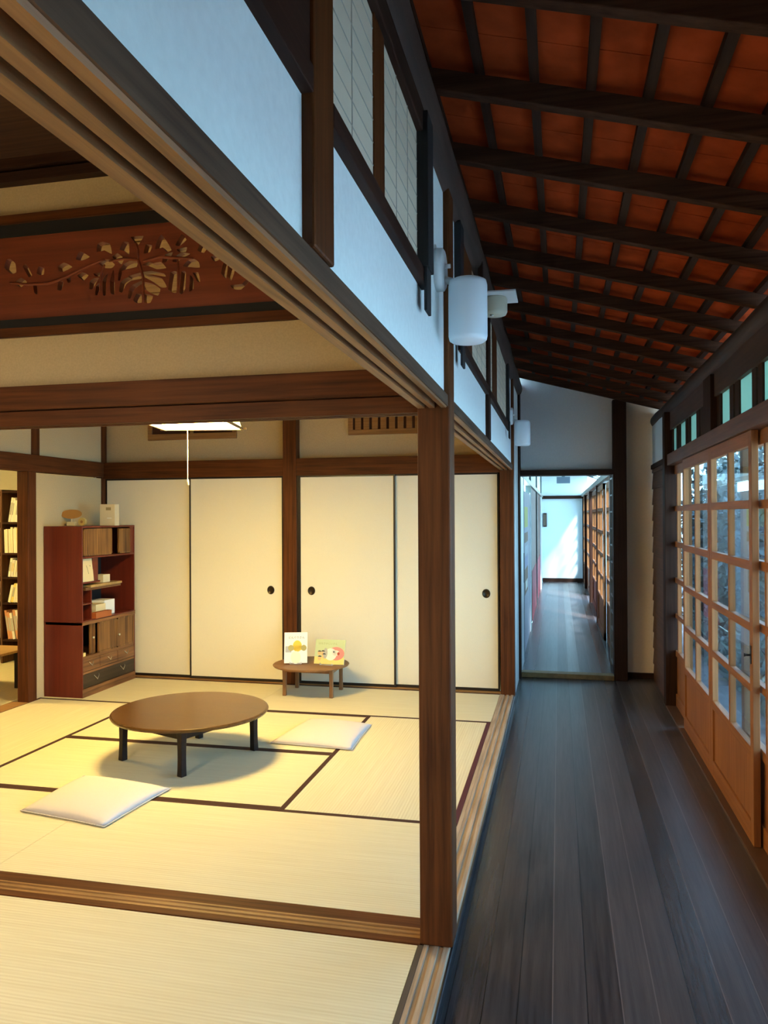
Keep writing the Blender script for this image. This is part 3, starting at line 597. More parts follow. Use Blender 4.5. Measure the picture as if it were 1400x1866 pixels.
def ranma():
    t = thing('carved_transom', 'carved reddish wooden transom with pierced leaves, high between the rooms', 'carved transom', (-1.95, 2.60, 2.135))
    X0, X1 = -3.2, -0.72
    MB().box(X0, X1, 2.575, 2.65, 2.135, 2.170).box(X0, X1, 2.575, 2.65, 2.573, 2.607).build('outer_frame', POST[0], t)
    MB().box(X0, X1, 2.580, 2.645, 2.170, 2.204).box(X0, X1, 2.585, 2.645, 2.525, 2.573).build('black_inner_frame', BLACK, t)
    from mathutils.geometry import delaunay_2d_cdt
    def smoothed(h, k=1.24, n=3):
        c = (sum(p[0] for p in h)/len(h), sum(p[1] for p in h)/len(h))
        h = [(c[0]+(p[0]-c[0])*k, c[1]+(p[1]-c[1])*k) for p in h]; o = []
        for i in range(len(h)):
            p0, p1, p2, p3 = h[i-1], h[i], h[(i+1) % len(h)], h[(i+2) % len(h)]
            for j in range(n):
                u = j/n
                o.append(tuple(0.5*(2*p1[q]+(p2[q]-p0[q])*u*0.8+(2*p0[q]-5*p1[q]+4*p2[q]-p3[q])*u*u*0.8+0.2*0+(-p0[q]+3*p1[q]-3*p2[q]+p3[q])*u**3*0.8) if False else p1[q]*(1-u)+p2[q]*u+0.10*((p1[q]-p0[q])-(p3[q]-p2[q]))*u*(1-u)*1.2 for q in (0, 1)))
        return o
    HH = [smoothed(h) for h in HOLES]
    HH += [[(-4.10-x, z) for x, z in h] for h in HH if min(p[0] for p in h) > -1.74 and max(p[0] for p in h) < -1.22]
    def inside(p, poly):
        r = False; j = len(poly)-1
        for i in range(len(poly)):
            a_, b_ = poly[i], poly[j]
            if (a_[1] > p[1]) != (b_[1] > p[1]) and p[0] < (b_[0]-a_[0])*(p[1]-a_[1])/(b_[1]-a_[1])+a_[0]: r = not r
            j = i
        return r
    V = []; Eg = []
    for poly in [[(X0, 2.202), (X1, 2.202), (X1, 2.527), (X0, 2.527)]]+HH:
        k0 = len(V); V += [Vector(p) for p in poly]; Eg += [(k0+i, k0+(i+1) % len(poly)) for i in range(len(poly))]
    vv, ee, ff, _, _, _ = delaunay_2d_cdt(V, Eg, [], 0, 1e-6)
    keep = [f for f in ff if not any(inside(((vv[f[0]].x+vv[f[1]].x+vv[f[2]].x)/3, (vv[f[0]].y+vv[f[1]].y+vv[f[2]].y)/3), h) for h in HH)]
    PF, PB = 2.590, 2.618; bmr = bmesh.new()
    A = [bmr.verts.new((p.x, PF, p.y)) for p in vv]; B = [bmr.verts.new((p.x, PB, p.y)) for p in vv]; cnt = {}
    for f in keep:
        bmr.faces.new([A[i] for i in f]); bmr.faces.new([B[i] for i in f[::-1]])
        for i in range(3):
            e = (f[i], f[(i+1) % 3]); cnt[e] = 1
    for (i, j) in list(cnt):
        if (j, i) not in cnt: bmr.faces.new((A[j], A[i], B[i], B[j]))
    for v in [v for v in bmr.verts if not v.link_faces]: bmr.verts.remove(v)
    bmesh.ops.recalc_face_normals(bmr, faces=bmr.faces)
    me = bpy.data.meshes.new('pierced_panel'); bmr.to_mesh(me); bmr.free(); me.transform(wmat(t).inverted())
    me.materials.append(CARVE)
    o = bpy.data.objects.new('pierced_panel', me); S.collection.objects.link(o); o.parent = t
    # raised relief: vine, leaf midribs
    mb = MB(); y = 2.590
    def rel(pts, r):
        n = []
        for i in range(len(pts)-1):
            for k in range(4):
                f = k/4; n.append((pts[i][0]*(1-f)+pts[i+1][0]*f, y, pts[i][1]*(1-f)+pts[i+1][1]*f))
        n.append((pts[-1][0], y, pts[-1][1]))
        mb.tube(n, [r*(0.35+0.65*math.sin(PI*(0.15+0.7*i/(len(n)-1)))) for i in range(len(n))], 8, 1.0)
    rel([(-2.07, 2.35), (-1.99, 2.338), (-1.90, 2.335), (-1.82, 2.355), (-1.74, 2.385), (-1.66, 2.41)], 0.006)
    rel([(-1.64, 2.40), (-1.58, 2.405), (-1.52, 2.395), (-1.50, 2.33), (-1.50, 2.235)], 0.006)
    rel([(-1.50, 2.39), (-1.43, 2.40), (-1.36, 2.39), (-1.30, 2.385)], 0.006)
    rel([(-1.53, 2.46), (-1.52, 2.43), (-1.52, 2.40)], 0.005)
    rel([(-1.24, 2.41), (-1.19, 2.38), (-1.13, 2.34)], 0.005)
    rel([(-1.66, 2.39), (-1.675, 2.35), (-1.68, 2.29)], 0.005)
    rel([(-1.36, 2.385), (-1.358, 2.33), (-1.36, 2.27)], 0.005)
    mb.build('relief_vine', CARVE, t, smooth=True)
ranma()

# ---------------------------------------------------------------- lamps
LWOOD = wood('lamp_frame_wood', (0.25, 0.14, 0.05), (0.45, 0.29, 0.12), 0, rough=0.5)
def room_lamp(x, y, z, half, label, power, rz=0.0, group=None):
    t = thing('ceiling_lamp', label, 'lamp', (x, y, z), rz)
    E1 = emit('lit_acrylic', (1.0, 0.70, 0.22) if y > 2 else (1.0, 0.84, 0.62), power); E2 = emit('lit_side_paper', (1.0, 0.70, 0.22) if y > 2 else (1.0, 0.84, 0.62), power*0.08)
    h = half
    MB().box(-h, h, -h, h, 0.0, 0.006).build('lit_diffuser', E1, t, local=True)
    mb = MB()
    for a in range(4):
        R_ = Matrix.Rotation(a*PI/2, 4, 'Z')
        mb.prism([(h-0.004, 0.008), (h+0.002, 0.008), (h*0.93, 0.10), (h*0.93-0.006, 0.10)], -h*0.92, h*0.92, 1) if False else None
        P = [R_ @ Vector(p) for p in ((h, -h, 0.008), (h, h, 0.008), (h*0.9, h*0.9, 0.10), (h*0.9, -h*0.9, 0.10))]; mb.quad(P)
    mb.build('side_paper', E2, t, local=True)
    mb = MB()
    for a in range(4):
        R_ = Matrix.Rotation(a*PI/2, 4, 'Z'); mb.box(h-0.004, h+0.010, -h-0.03, h+0.03, -0.004, 0.010, R_)
    mb.box(-h*0.9, h*0.9, -h*0.9, h*0.9, 0.10, 0.106)
    mb.build('wooden_frame', LWOOD, t, local=True)
    MB().tube([(0, 0, 0.106), (0, 0, 2.80-z)], 0.004, 8).build('hanging_cord', WHITE, t, local=True)
    MB().lathe([(0, 2.76-z), (0.045, 2.76-z), (0.05, 2.80-z), (0, 2.80-z)], 24).build('ceiling_rose', WHITE, t, local=True)
    MB().tube([(-0.045, 0.05, 0.0), (-0.044, 0.05, -0.15), (-0.045, 0.05, -0.335)], 0.0022, 6).build('pull_string', WHITE, t, local=True)
    MB().tube([(-0.045, 0.05, -0.33), (-0.043, 0.05, -0.345), (-0.040, 0.05, -0.366)], [0.003, 0.007, 0.005], 8).build('pull_knob', IVORY, t, local=True)
    return t
room_lamp(-2.195, 4.36, 2.003, 0.25, 'glowing square hanging lamp with a pull string above the round table', LAMP2, math.radians(11))
room_lamp(-2.3, 0.35, 2.30, 0.32, 'glowing square hanging lamp of the near room, left of the camera and out of view', LAMP1)
room_lamp(-5.6, 5.0, 2.35, 0.25, 'glowing square hanging lamp of the book room, out of view', LAMP3)

def sconce(y, label, z=2.212):
    t = thing('wall_lamp', label, 'wall lamp', (XW, y, z))
    Mx = Matrix.Translation((XW, y, z)) @ Matrix.Rotation(PI/2, 4, 'Y')
    MB().lathe([(0, 0.028), (0.058, 0.028), (0.066, 0.022), (0.067, 0.0), (0, 0.0)], 40).build('wall_plate', WHITE, t, smooth=True, pre=Mx)
    cx = -0.273
    MB().tube([(XW+0.02, y, z-0.03), (cx-0.03, y, z-0.045), (cx, y, z-0.05)], 0.012, 12).tube([(XW+0.025, y-0.0, z+0.01), (XW+0.045, y, z+0.01)], 0.007, 10).build('arm', WHITE, t, smooth=True)
    zt, zb = 2.176, 1.980
    prof = [(0, zt), (0.045, zt), (0.057, zt-0.006), (0.0605, zt-0.02), (0.0605, zb+0.018), (0.058, zb+0.006), (0.050, zb), (0, zb)]
    MB().lathe(prof, 48, (cx, y)).build('glass_shade', OPAL, t, smooth=True)
sconce(2.40, 'white cylinder wall lamp high up before the big pillar, larger in view')
sconce(6.10, 'white cylinder wall lamp near the end wall of the corridor, smaller in view')
t = thing('smoke_detector', 'round ivory ceiling sensor on a white square plate, right of the nearer wall lamp', 'smoke detector', (-0.262, 3.46, 2.42))
MB().box(-0.350, -0.176, 3.36, 3.56, 2.408, 2.414).build('square_plate', WHITE, t)
MB().box(-0.345, -0.325, 3.44, 3.48, 2.414, 2.57).build('bracket', DARK[2], t)
MB().lathe([(0, 2.408), (0.050, 2.408), (0.054, 2.400), (0.054, 2.345), (0.048, 2.332), (0, 2.330)], 40, (-0.272, 3.46)).build('sensor_body', IVORY, t, smooth=True)
MB().lathe([(0, 2.330), (0.008, 2.330), (0.008, 2.324), (0, 2.322)], 16, (-0.285, 3.44)).build('indicator', STEEL, t, smooth=True)

# ---------------------------------------------------------------- round tables
def round_table(name, label, cx, cy, R, H, legs, thick, topm, legm, legw, apron_h, splay=0.0, rails=True):
    t = thing(name, label, 'low table', (cx, cy, 0.0016))
    MB().lathe([(0, H), (R-0.012, H), (R-0.004, H-0.003), (R, H-thick*0.45), (R-0.006, H-thick), (0, H-thick)], 96, (cx, cy)).build('table_top', topm, t, smooth=False)
    L = [Vector((x, y, 0)) for x, y in legs]
    mb = MB()
    for i in range(4):
        a, b = L[i], L[(i+1) % 4]; d = (b-a).normalized(); n = Vector((-d.y, d.x, 0))
        A = [a-n*0.010, a+n*0.010, b+n*0.010, b-n*0.010]
        P = [Vector((p.x, p.y, H-thick-apron_h)) for p in A]+[Vector((p.x, p.y, H-thick)) for p in A]
        v = [mb.bm.verts.new(p) for p in P]
        for f in ((0,3,2,1),(4,5,6,7),(0,1,5,4),(1,2,6,5),(2,3,7,6),(3,0,4,7)): mb.bm.faces.new([v[k] for k in f])
    mb.build('apron', legm, t)
    c = Vector((cx, cy, 0)); ang = math.atan2((L[1]-L[0]).y, (L[1]-L[0]).x)
    for p in L:
        out = (p-c).normalized(); mb = MB(); n = 8; rings = []
        for i in range(n+1):
            f = i/n; z = (H-thick)*(1-f)
            w = legw*(1.06 - 0.16*math.sin(PI*f*0.9) - 0.06*f)
            q = p + out*splay*(f**2)
            rings.append([mb.bm.verts.new(q+Vector((math.cos(ang+PI/4+k*PI/2)*w*0.7071, math.sin(ang+PI/4+k*PI/2)*w*0.7071, z))) for k in range(4)])
        for A, B in zip(rings, rings[1:]):
            for k in range(4): mb.bm.faces.new((A[k], A[(k+1) % 4], B[(k+1) % 4], B[k]))
        mb.bm.faces.new(rings[0]); mb.bm.faces.new(rings[-1][::-1])
        mb.build('leg', legm, t, bevel=0.004)
    return t
round_table('low_round_table', 'big low round table with glossy brown top and black legs', -2.165, 4.265, 0.463, 0.285,
            [(-2.525, 4.118), (-2.049, 3.928), (-1.842, 4.455), (-2.29, 4.625)], 0.020, TABLEW, TABLEL, 0.041, 0.062, 0.004)
round_table('small_round_table', 'small low round wooden table holding two picture books', -1.962, 5.955, 0.308, 0.250,
            [(-2.155, 5.862), (-1.763, 5.855), (-1.768, 6.15), (-2.150, 6.15)], 0.014, TABLE2[0], TABLE2[2], 0.032, 0.045, 0.0)

# ---------------------------------------------------------------- cushions
def cushion(corners, h, label, seed):
    c = sum((Vector((x, y, 0)) for x, y in corners), Vector())/4
    t = thing('floor_cushion', label, 'floor cushion', (c.x, c.y, 0.002))
    n = 22; bm = bmesh.new(); rnd = random.Random(seed)
    def P(u, v, side):
        a, b, d, e = [Vector((x, y, 0)) for x, y in corners]   # a(0,0) b(1,0) d(1,1) e(0,1)
        # pinch the middle of the edges slightly inwards
        k = 0.030; uu = u+(0.5-u)*k*4*v*(1-v)*abs(2*u-1); vv = v+(0.5-v)*k*4*u*(1-u)*abs(2*v-1)
        p = (a*(1-uu)+b*uu)*(1-vv)+(e*(1-uu)+d*uu)*vv
        s = (max(0, 4*u*(1-u))**0.42)*(max(0, 4*v*(1-v))**0.42)
        z = 0.008 + (h*s if side else -0.006*min(1, s*6)) + (0.0022*math.sin(9*u+seed)*math.sin(8*v+2*seed)*s if side else 0)
        return (p.x, p.y, max(z, 0.0022))
    for side in (0, 1):
        g = [[bm.verts.new(P(i/n, j/n, side)) for j in range(n+1)] for i in range(n+1)]
        for i in range(n):
            for j in range(n): bm.faces.new((g[i][j], g[i+1][j], g[i+1][j+1], g[i][j+1]))
    bmesh.ops.remove_doubles(bm, verts=bm.verts, dist=0.0008)
    q = MB(); q.bm.free(); q.bm = bm
    o = q.build('cushion_cover', CUSH, t, smooth=True)
    pts = []
    for k in range(4):
        a = corners[k]; b = corners[(k+1) % 4]
        for i in range(8):
            f = i/8; mx_, my_ = a[0]*(1-f)+b[0]*f, a[1]*(1-f)+b[1]*f; pk = 0.030*4*f*(1-f)*0.5
            pts.append((mx_+(c.x-mx_)*pk*1.0, my_+(c.y-my_)*pk*1.0, 0.0085))
    pts.append(pts[0])
    MB().tube(pts, 0.0024, 6, cap=False).build('edge_seam', CUSH, t, smooth=True)
cushion([(-2.575, 3.285), (-2.060, 3.195), (-2.005, 3.72), (-2.575, 3.80)], 0.050, 'flat cream floor cushion nearer the sill, left of and before the round table', 1)
cushion([(-1.790, 4.60), (-1.245, 4.56), (-1.262, 5.14), (-1.722, 5.19)], 0.046, 'flat cream floor cushion right of and behind the big round table', 2)

# ---------------------------------------------------------------- picture books on the small table
def letters(text, size, parent, mat, M, name='title_text'):
    c = bpy.data.curves.new(name, 'FONT'); c.body = text; c.size = size; c.align_x = 'CENTER'; c.extrude = 0.0002
    o = bpy.data.objects.new('tmp', c); S.collection.objects.link(o)
    dg = bpy.context.evaluated_depsgraph_get(); me = bpy.data.meshes.new_from_object(o.evaluated_get(dg)); bpy.data.objects.remove(o)
    me.materials.clear(); me.materials.append(mat); me.transform(M)
    q = bpy.data.objects.new(name, me); S.collection.objects.link(q); q.parent = parent; return q
def blob(mb, cx, cz, rx, rz, y, seg=24, a0=0, a1=2*PI, t=0.0006):
    n = [(cx+rx*math.cos(a0+(a1-a0)*k/seg), cz+rz*math.sin(a0+(a1-a0)*k/seg)) for k in range(seg+(0 if a1-a0 > 6.2 else 1))]
    mb.prism(n, y-t, y, 1)
def bookstand(t, w, x0=0):
    mb = MB()
    for s in (-1, 1):
        mb.tube([(x0+s*w, -0.035, 0.004), (x0+s*w, -0.030, 0.022), (x0+s*w, -0.028, 0.006), (x0+s*w, 0.05, 0.004), (x0+s*w, 0.055, 0.07)], 0.0022, 6)
    mb.tube([(x0-w, -0.028, 0.006), (x0+w, -0.028, 0.006)], 0.0022, 6).tube([(x0-w, 0.055, 0.07), (x0+w, 0.055, 0.07)], 0.0022, 6)
    return mb.build('wire_stand', WHITE, t, local=True, smooth=True)
# books lean back: use a tilted frame
tilt = Matrix.Translation((0, -0.024, 0.012)) @ Matrix.Rotation(math.radians(-17), 4, 'X')
PAPW = simple('white_cover', (0.82, 0.82, 0.76), 0.5); YEL = simple('yellow_print', (0.80, 0.58, 0.06), 0.6); OLV = simple('olive_print', (0.42, 0.36, 0.12), 0.6)
GRY = simple('grey_print', (0.42, 0.43, 0.42), 0.6); INK = simple('ink_print', (0.05, 0.05, 0.05), 0.6); PNK = simple('pink_print', (0.80, 0.25, 0.24), 0.6)
GRN = simple('pale_green_cover', (0.52, 0.62, 0.38), 0.6); SKIN = simple('peach_print', (0.80, 0.50, 0.24), 0.6); YL2 = simple('pale_yellow_print', (0.80, 0.66, 0.22), 0.6); RED = simple('red_print', (0.40, 0.05, 0.03), 0.6)
Ttxt = Matrix.Rotation(PI/2, 4, 'X')
b = thing('picture_book', 'white picture book with a yellow mushroom-like figure, standing on the left of the small table', 'book', (-2.072, 5.895, 0.250), math.radians(16))
W_, H_ = 0.185, 0.245
def tb(mb, name, mat, parent): return mb.build(name, mat, parent, local=True, pre=tilt)
tb(MB().box(-W_/2, W_/2, 0, 0.010, 0, H_), 'cover', PAPW, b)
mb = MB(); blob(mb, 0.012, 0.135, 0.036, 0.046, -0.0002); blob(mb, 0.012, 0.12, 0.058, 0.02, -0.0002); tb(mb, 'yellow_figure', YEL, b)
for x_, w_ in ((-0.038, 0.024), (0.064, 0.022)):
    mb = MB(); blob(mb, x_, 0.12, w_, 0.024, -0.0010, 16, t=0.0003); tb(mb, 'olive_patch', OLV, b)  # olive patches printed beside the yellow figure
mb = MB(); mb.box(-0.083, -0.035, -0.0008, -0.0001, 0.085, 0.135); tb(mb, 'grey_sticker', GRY, b)
mb = MB(); blob(mb, 0.0, 0.045, 0.04, 0.05, -0.0003, 20); tb(mb, 'pale_figure', simple('ivory_print', (0.85, 0.80, 0.60), 0.6), b)
letters('\u3069\u3093\u3050\u308a\u3055\u3093', 0.022, b, INK, tilt @ Matrix.Translation((0.005, -0.0006, 0.196)) @ Ttxt)
bookstand(b, 0.045)
b2 = thing('picture_book', 'wide pale green picture book with a pink and white animal, on the small table', 'book', (-1.79, 5.90, 0.250), math.radians(-3))
W_, H_ = 0.250, 0.195
tb(MB().box(-W_/2, W_/2, 0, 0.010, 0, H_), 'cover', GRN, b2)
tb(MB().box(-W_/2, W_/2, -0.0004, 0, 0, 0.055), 'yellow_ground', YL2, b2)
mb = MB(); blob(mb, 0.055, 0.085, 0.069, 0.053, -0.0005); tb(mb, 'pink_shape', PNK, b2)
mb = MB(); blob(mb, 0.01, 0.078, 0.050, 0.048, -0.0009); blob(mb, 0.052, 0.09, 0.03, 0.022, -0.0009); tb(mb, 'white_animal', PAPW, b2)
mb = MB(); blob(mb, -0.035, 0.085, 0.018, 0.042, -0.0015, t=0.0004); tb(mb, 'grey_wing', GRY, b2)
mb = MB()
for x, z in ((-0.085, 0.085), (-0.055, 0.08), (-0.045, 0.06), (-0.08, 0.045)): blob(mb, x, z, 0.015, 0.018, -0.0013, 16, t=0.0004)
tb(mb, 'child_faces', SKIN, b2)
for x, z in ((-0.085, 0.092), (-0.055, 0.095), (-0.045, 0.072), (-0.08, 0.052)):
    mb = MB(); blob(mb, x, z, 0.016, 0.013, -0.0018, 16, 0.2, PI-0.2, t=0.0004); tb(mb, 'dark_hair', INK, b2)
mb = MB(); blob(mb, 0.035, 0.098, 0.006, 0.006, -0.0018, t=0.0004); tb(mb, 'black_eye', INK, b2)
mb = MB(); blob(mb, 0.075, 0.085, 0.010, 0.013, -0.0018, t=0.0004); tb(mb, 'red_beak', RED, b2)
letters('\u306f\u306a\u3055\u304b\u3058\u3044\u3055\u3093', 0.020, b2, simple('title_green', (0.30, 0.36, 0.16), 0.6), tilt @ Matrix.Translation((-0.02, -0.0006, 0.155)) @ Ttxt)
bookstand(b2, 0.05, -0.02)

# ---------------------------------------------------------------- red cabinet
CX0, CX1, CY0, CY1 = -4.045, -3.698, 5.443, 6.222
cab = thing('display_cabinet', 'tall dark red lacquered cabinet with open shelves, doors and drawers in the left corner', 'cabinet', ((CX0+CX1)/2, (CY0+CY1)/2, 0))
b_ = 0.012
mb = MB().box(CX0, CX1, CY0, CY0+b_, 0.0, 1.367).box(CX0, CX1, CY1-b_, CY1, 0.0, 1.367).box(CX0, CX0+b_, CY0+b_, CY1-b_, 0.0, 1.367)
mb.box(CX0, CX1, CY0+b_, CY1-b_, 1.352, 1.367).box(CX0-0.0, CX1+0.003, CY0-0.002, CY1+0.002, 0.600, 0.612)
mb.build('carcass', REDC[2], cab, bevel=0.002)
IN0, IN1 = CX0+b_, CX1
MB().box(IN0, IN1, CY0+b_, CY1-b_, 1.108, 1.122).box(IN0, IN1-0.03, 5.63, 5.705, 0.905, 1.108).box(IN0, IN1-0.01, CY0+b_, 5.705, 0.905, 0.918).build('shelf', REDC[1], cab)
MB().box(IN0, IN1-0.02, 5.52, 6.03, 0.846, 0.868).build('stepped_shelf', KEYAKIH, cab, bevel=0.002)
MB().box(IN0, IN1-0.01, CY0+b_, 5.595, 0.735, 0.745).box(IN0, IN1-0.02, 5.590, 5.602, 0.612, 0.846).build('shelf_divider', REDC[2], cab)
MB().box(IN0, CX1+0.004, CY0+0.0, CY1-0.0, 0.575, 0.600).build('counter', KEYAKIH, cab, bevel=0.002)
MB().box(IN0+0.0005, IN0+0.006, CY0+b_+0.001, CY1-b_-0.001, 0.07, 1.35).build('back_board', simple('niche_shade_black', (0.012, 0.006, 0.004), 0.7), cab)  # added black sheet paints the shade of the niches over the red back
# plinth and lower frame
MB().box(IN0, CX1+0.004, CY0+0.001, CY1-0.001, 0.0, 0.068).build('plinth', KEYAKIH, cab, bevel=0.003)
MB().box(IN0, CX1-0.004, CY0+b_, CY1-b_, 0.300, 0.322).box(IN0, CX1-0.004, CY0+b_, CY1-b_, 0.182, 0.200).build('cross_rail', KEYAKIH, cab)
def cdoor(y0, y1, z0, z1, x=CX1-0.004, knob=None, dark=False):
    d = MB().box(x-0.014, x, y0, y1, z0, z1).build('door', KEYAKI, cab, bevel=0.002)
    MB().box(x, x+0.003, y0, y0+0.012, z0, z1).box(x, x+0.003, y1-0.012, y1, z0, z1).box(x, x+0.003, y0, y1, z0, z0+0.012).box(x, x+0.003, y0, y1, z1-0.012, z1).build('door_frame', KEYAKI, d)
    if knob: MB().tube([(x, knob[0], knob[1]), (x+0.012, knob[0], knob[1])], [0.006, 0.009], 10).build('knob', IVORY, d, smooth=True)
    return d
cdoor(5.468, 5.868, 1.126, 1.345); cdoor(5.975, 6.150, 1.126, 1.340)
MB().box(CX1-0.03, CX1-0.006, 6.150, CY1-b_, 1.122, 1.352).build('door_jamb', REDC[2], cab)
cdoor(5.672, 5.940, 0.322, 0.574); cdoor(5.944, 6.208, 0.322, 0.574, knob=(5.967, 0.43))
cdoor(5.592, 5.66, 0.322, 0.574, x=CX1-0.03, knob=(5.630, 0.455))
def drawer(y0, y1, z0, z1, mat, pulls):
    x = CX1-0.002
    d = MB().box(x-0.02, x, y0, y1, z0, z1).build('drawer', mat, cab, bevel=0.002)
    for (y, z, s) in pulls:
        MB().tube([(x, y-s, z+s*0.7), (x+0.006, y-s*0.8, z+s*0.4), (x+0.010, y, z-s*0.4), (x+0.006, y+s*0.8, z+s*0.4), (x, y+s, z+s*0.7)], [0.003, 0.0025, 0.004, 0.0025, 0.003], 8).build('handle', STEEL, d, smooth=True)
drawer(CY0+b_, 5.684, 0.204, 0.298, KEYAKIH, [(5.564, 0.252, 0.026)])
drawer(5.690, 5.944, 0.204, 0.298, KEYAKIH, [(5.826, 0.250, 0.026)])
drawer(5.950, CY1-b_, 0.204, 0.298, KEYAKIH, [(6.08, 0.256, 0.024)])
drawer(CY0+b_, CY1-b_, 0.072, 0.180, DRAWD, [(5.637, 0.130, 0.034), (6.022, 0.132, 0.034)])
# things on and in the cabinet
t = thing('fan_on_stand', 'small round brown paper fan on a little stand, on the red cabinet', 'fan', (-3.97, 5.70, 1.367), math.radians(10))
Mf = Matrix.Translation((0, 0, 0.098)) @ Matrix.Rotation(math.radians(72), 4, 'X') @ Matrix.Diagonal((1.35, 0.62, 1, 1))
MB().lathe([(0, 0.002), (0.062, 0.002), (0.066, 0), (0.062, -0.002), (0, -0.002)], 32).build('fan_face', simple('ochre_paper', (0.42, 0.20, 0.045), 0.6), t, local=True, pre=Mf)
MB().tube([(0, 0, 0.02), (0, 0, 0.06)], 0.005, 8).build('fan_handle', CREAM, t, local=True)
MB().box(-0.035, 0.035, -0.02, 0.02, 0, 0.035).build('stand', CREAM, t, local=True, bevel=0.004)
t = thing('round_box', 'small round cream box standing on its rim beside the fan on the red cabinet', 'box', (-3.88, 5.72, 1.367))
Mf = Matrix.Translation((0, 0, 0.034)) @ Matrix.Rotation(PI/2, 4, 'X')
MB().lathe([(0, 0.014), (0.032, 0.014), (0.034, 0.010), (0.034, -0.010), (0.032, -0.014), (0, -0.014)], 32).build('tin_body', simple('straw_card', (0.62, 0.45, 0.14), 0.6), t, local=True, pre=Mf)
MB().lathe([(0, 0.0155), (0.012, 0.0155), (0.012, 0.014)], 20).build('lid_mark', simple('brown_card', (0.35, 0.17, 0.05), 0.6), t, local=True, pre=Mf)
t = thing('tall_white_box', 'tall pale box with a small printed mark, standing at the right on the red cabinet', 'box', (-3.77, 5.93, 1.367), math.radians(6))
MB().box(-0.06, 0.075, -0.04, 0.04, 0, 0.182).build('carton', simple('pale_card', (0.66, 0.56, 0.36), 0.7), t, local=True, bevel=0.002)
MB().box(-0.005, 0.04, -0.0408, -0.040, 0.130, 0.155).build('printed_mark', simple('faded_print', (0.30, 0.22, 0.10), 0.7), t, local=True)
MB().box(0.005, 0.045, -0.0408, -0.040, 0.060, 0.066).build('printed_line', PAPW, t, local=True)
t = thing('picture_board', 'small cream board with a brushed line in the upper left niche of the cabinet', 'picture', (-3.722, 5.548, 0.918))
Mf = Matrix.Rotation(math.radians(-6), 4, 'Y')
MB().box(-0.004, 0.004, -0.088, 0.085, 0.0, 0.185).build('board', CREAM, t, local=True, pre=Mf)
MB().tube([(0.0045, 0.0, 0.13), (0.0045, 0.012, 0.10), (0.0045, 0.022, 0.06)], 0.0015, 5).tube([(0.0045, 0.045, 0.13), (0.0045, 0.053, 0.12)], 0.0022, 5).build('brush_line', INK, t, local=True, pre=Mf)
tag(MB().box(-3.83, -3.74, 5.80, 5.90, 0.955, 1.02).build('small_box', simple('cream_box', (0.66, 0.58, 0.36), 0.7), bevel=0.002), 'small cream box in the dark upper right niche of the cabinet', 'box')
bpy.data.objects['small_box'].location.z = 0.8685
tag(MB().box(-3.86, -3.70, 5.56, 6.02, 0.8685, 0.888).build('wooden_tray', simple('tray_wood', (0.40, 0.24, 0.08), 0.5, noise=0.2), bevel=0.003), 'flat tan wooden tray on the stepped shelf of the cabinet', 'tray')
bpy.data.objects['small_box'].location.z = 0.889
tag(MB().box(-3.86, -3.72, 5.83, 5.985, 0.6125, 0.735).build('white_box', PAPW, bevel=0.002), 'white cardboard box on the counter of the red cabinet', 'box')
tag(MB().box(-3.84, -3.705, 5.685, 5.825, 0.6125, 0.715).build('cream_box', CREAM, bevel=0.002), 'cream box beside the white box on the counter of the red cabinet', 'box')
t = thing('letter_tray', 'open orange brown wooden tray at the front of the cabinet counter', 'tray', (-3.69, 5.70, 0.6125))
tr = simple('orange_tray_wood', (0.36, 0.095, 0.022), 0.45)
bpy.data.objects['cream_box'].location.x -= 0.03; bpy.data.objects['white_box'].location.x -= 0.03
MB().box(-0.035, 0.012, -0.10, 0.125, 0, 0.006).box(-0.035, -0.029, -0.10, 0.125, 0.006, 0.048).box(0.006, 0.012, -0.10, 0.125, 0.006, 0.048).box(-0.029, 0.006, -0.10, -0.094, 0.006, 0.048).box(-0.029, 0.006, 0.119, 0.125, 0.006, 0.048).build('tray_body', tr, t, local=True)
tag(MB().box(-3.78, -3.715, 5.462, 5.512, 0.3225, 0.352).build('paper_bundle', simple('yellow_paper', (0.72, 0.56, 0.20), 0.7)), 'small yellow bundle at the bottom of the open left compartment of the cabinet', 'papers')

# ---------------------------------------------------------------- book room on the left
struct('wall_library', MB().box(-7.5, -4.15, 7.0, 7.1, -0.0, 2.9).box(-7.6, -7.5, 1.5, 7.1, 0, 2.9).box(-7.5, -4.15, 1.4, 1.5, 0, 2.9).box(-4.19, -4.151, 6.30, 7.05, 0, 2.9), simple('bright_plaster', (0.75, 0.70, 0.55), 0.9))
struct('ceiling_library', MB().box(-7.5, -4.10, 1.5, 7.1, 2.865, 2.9).box(-4.19, -4.151, 1.5, 7.0, 2.79, 2.88), CEILM)
bc = thing('bookshelf', 'dark wooden bookshelf full of pale picture books seen through the left opening', 'bookshelf', (-5.4, 6.75, 0))
SY0, SY1 = 6.60, 6.90; BS = DARK
zs = [0.235, 0.598, 0.850, 1.088, 1.392, 1.70]
mb = MB()
for x in (-6.16, -5.775, -5.385, -4.99, -4.60): mb.box(x-0.010, x+0.010, SY0, SY1, 0.0, 1.715)
mb.build('upright', wood('shelf_wood', (0.05, 0.02, 0.01), (0.16, 0.07, 0.03), 2), bc)
mb = MB()
for z in zs: mb.box(-6.15, -4.61, SY0+0.004, SY1, z-0.018, z)
mb.build('shelf', BS[0], bc)
MB().box(-6.15, -4.61, SY1-0.01, SY1, 0, 1.70).build('back_panel', BS[2], bc)
cols = [(0.85, 0.84, 0.80), (0.80, 0.76, 0.62), (0.82, 0.68, 0.20), (0.70, 0.62, 0.42), (0.62, 0.66, 0.30), (0.85, 0.80, 0.70), (0.60, 0.30, 0.16), (0.72, 0.74, 0.76)]
BM = [simple('book_cover_%d' % i, c, 0.6) for i, c in enumerate(cols)]
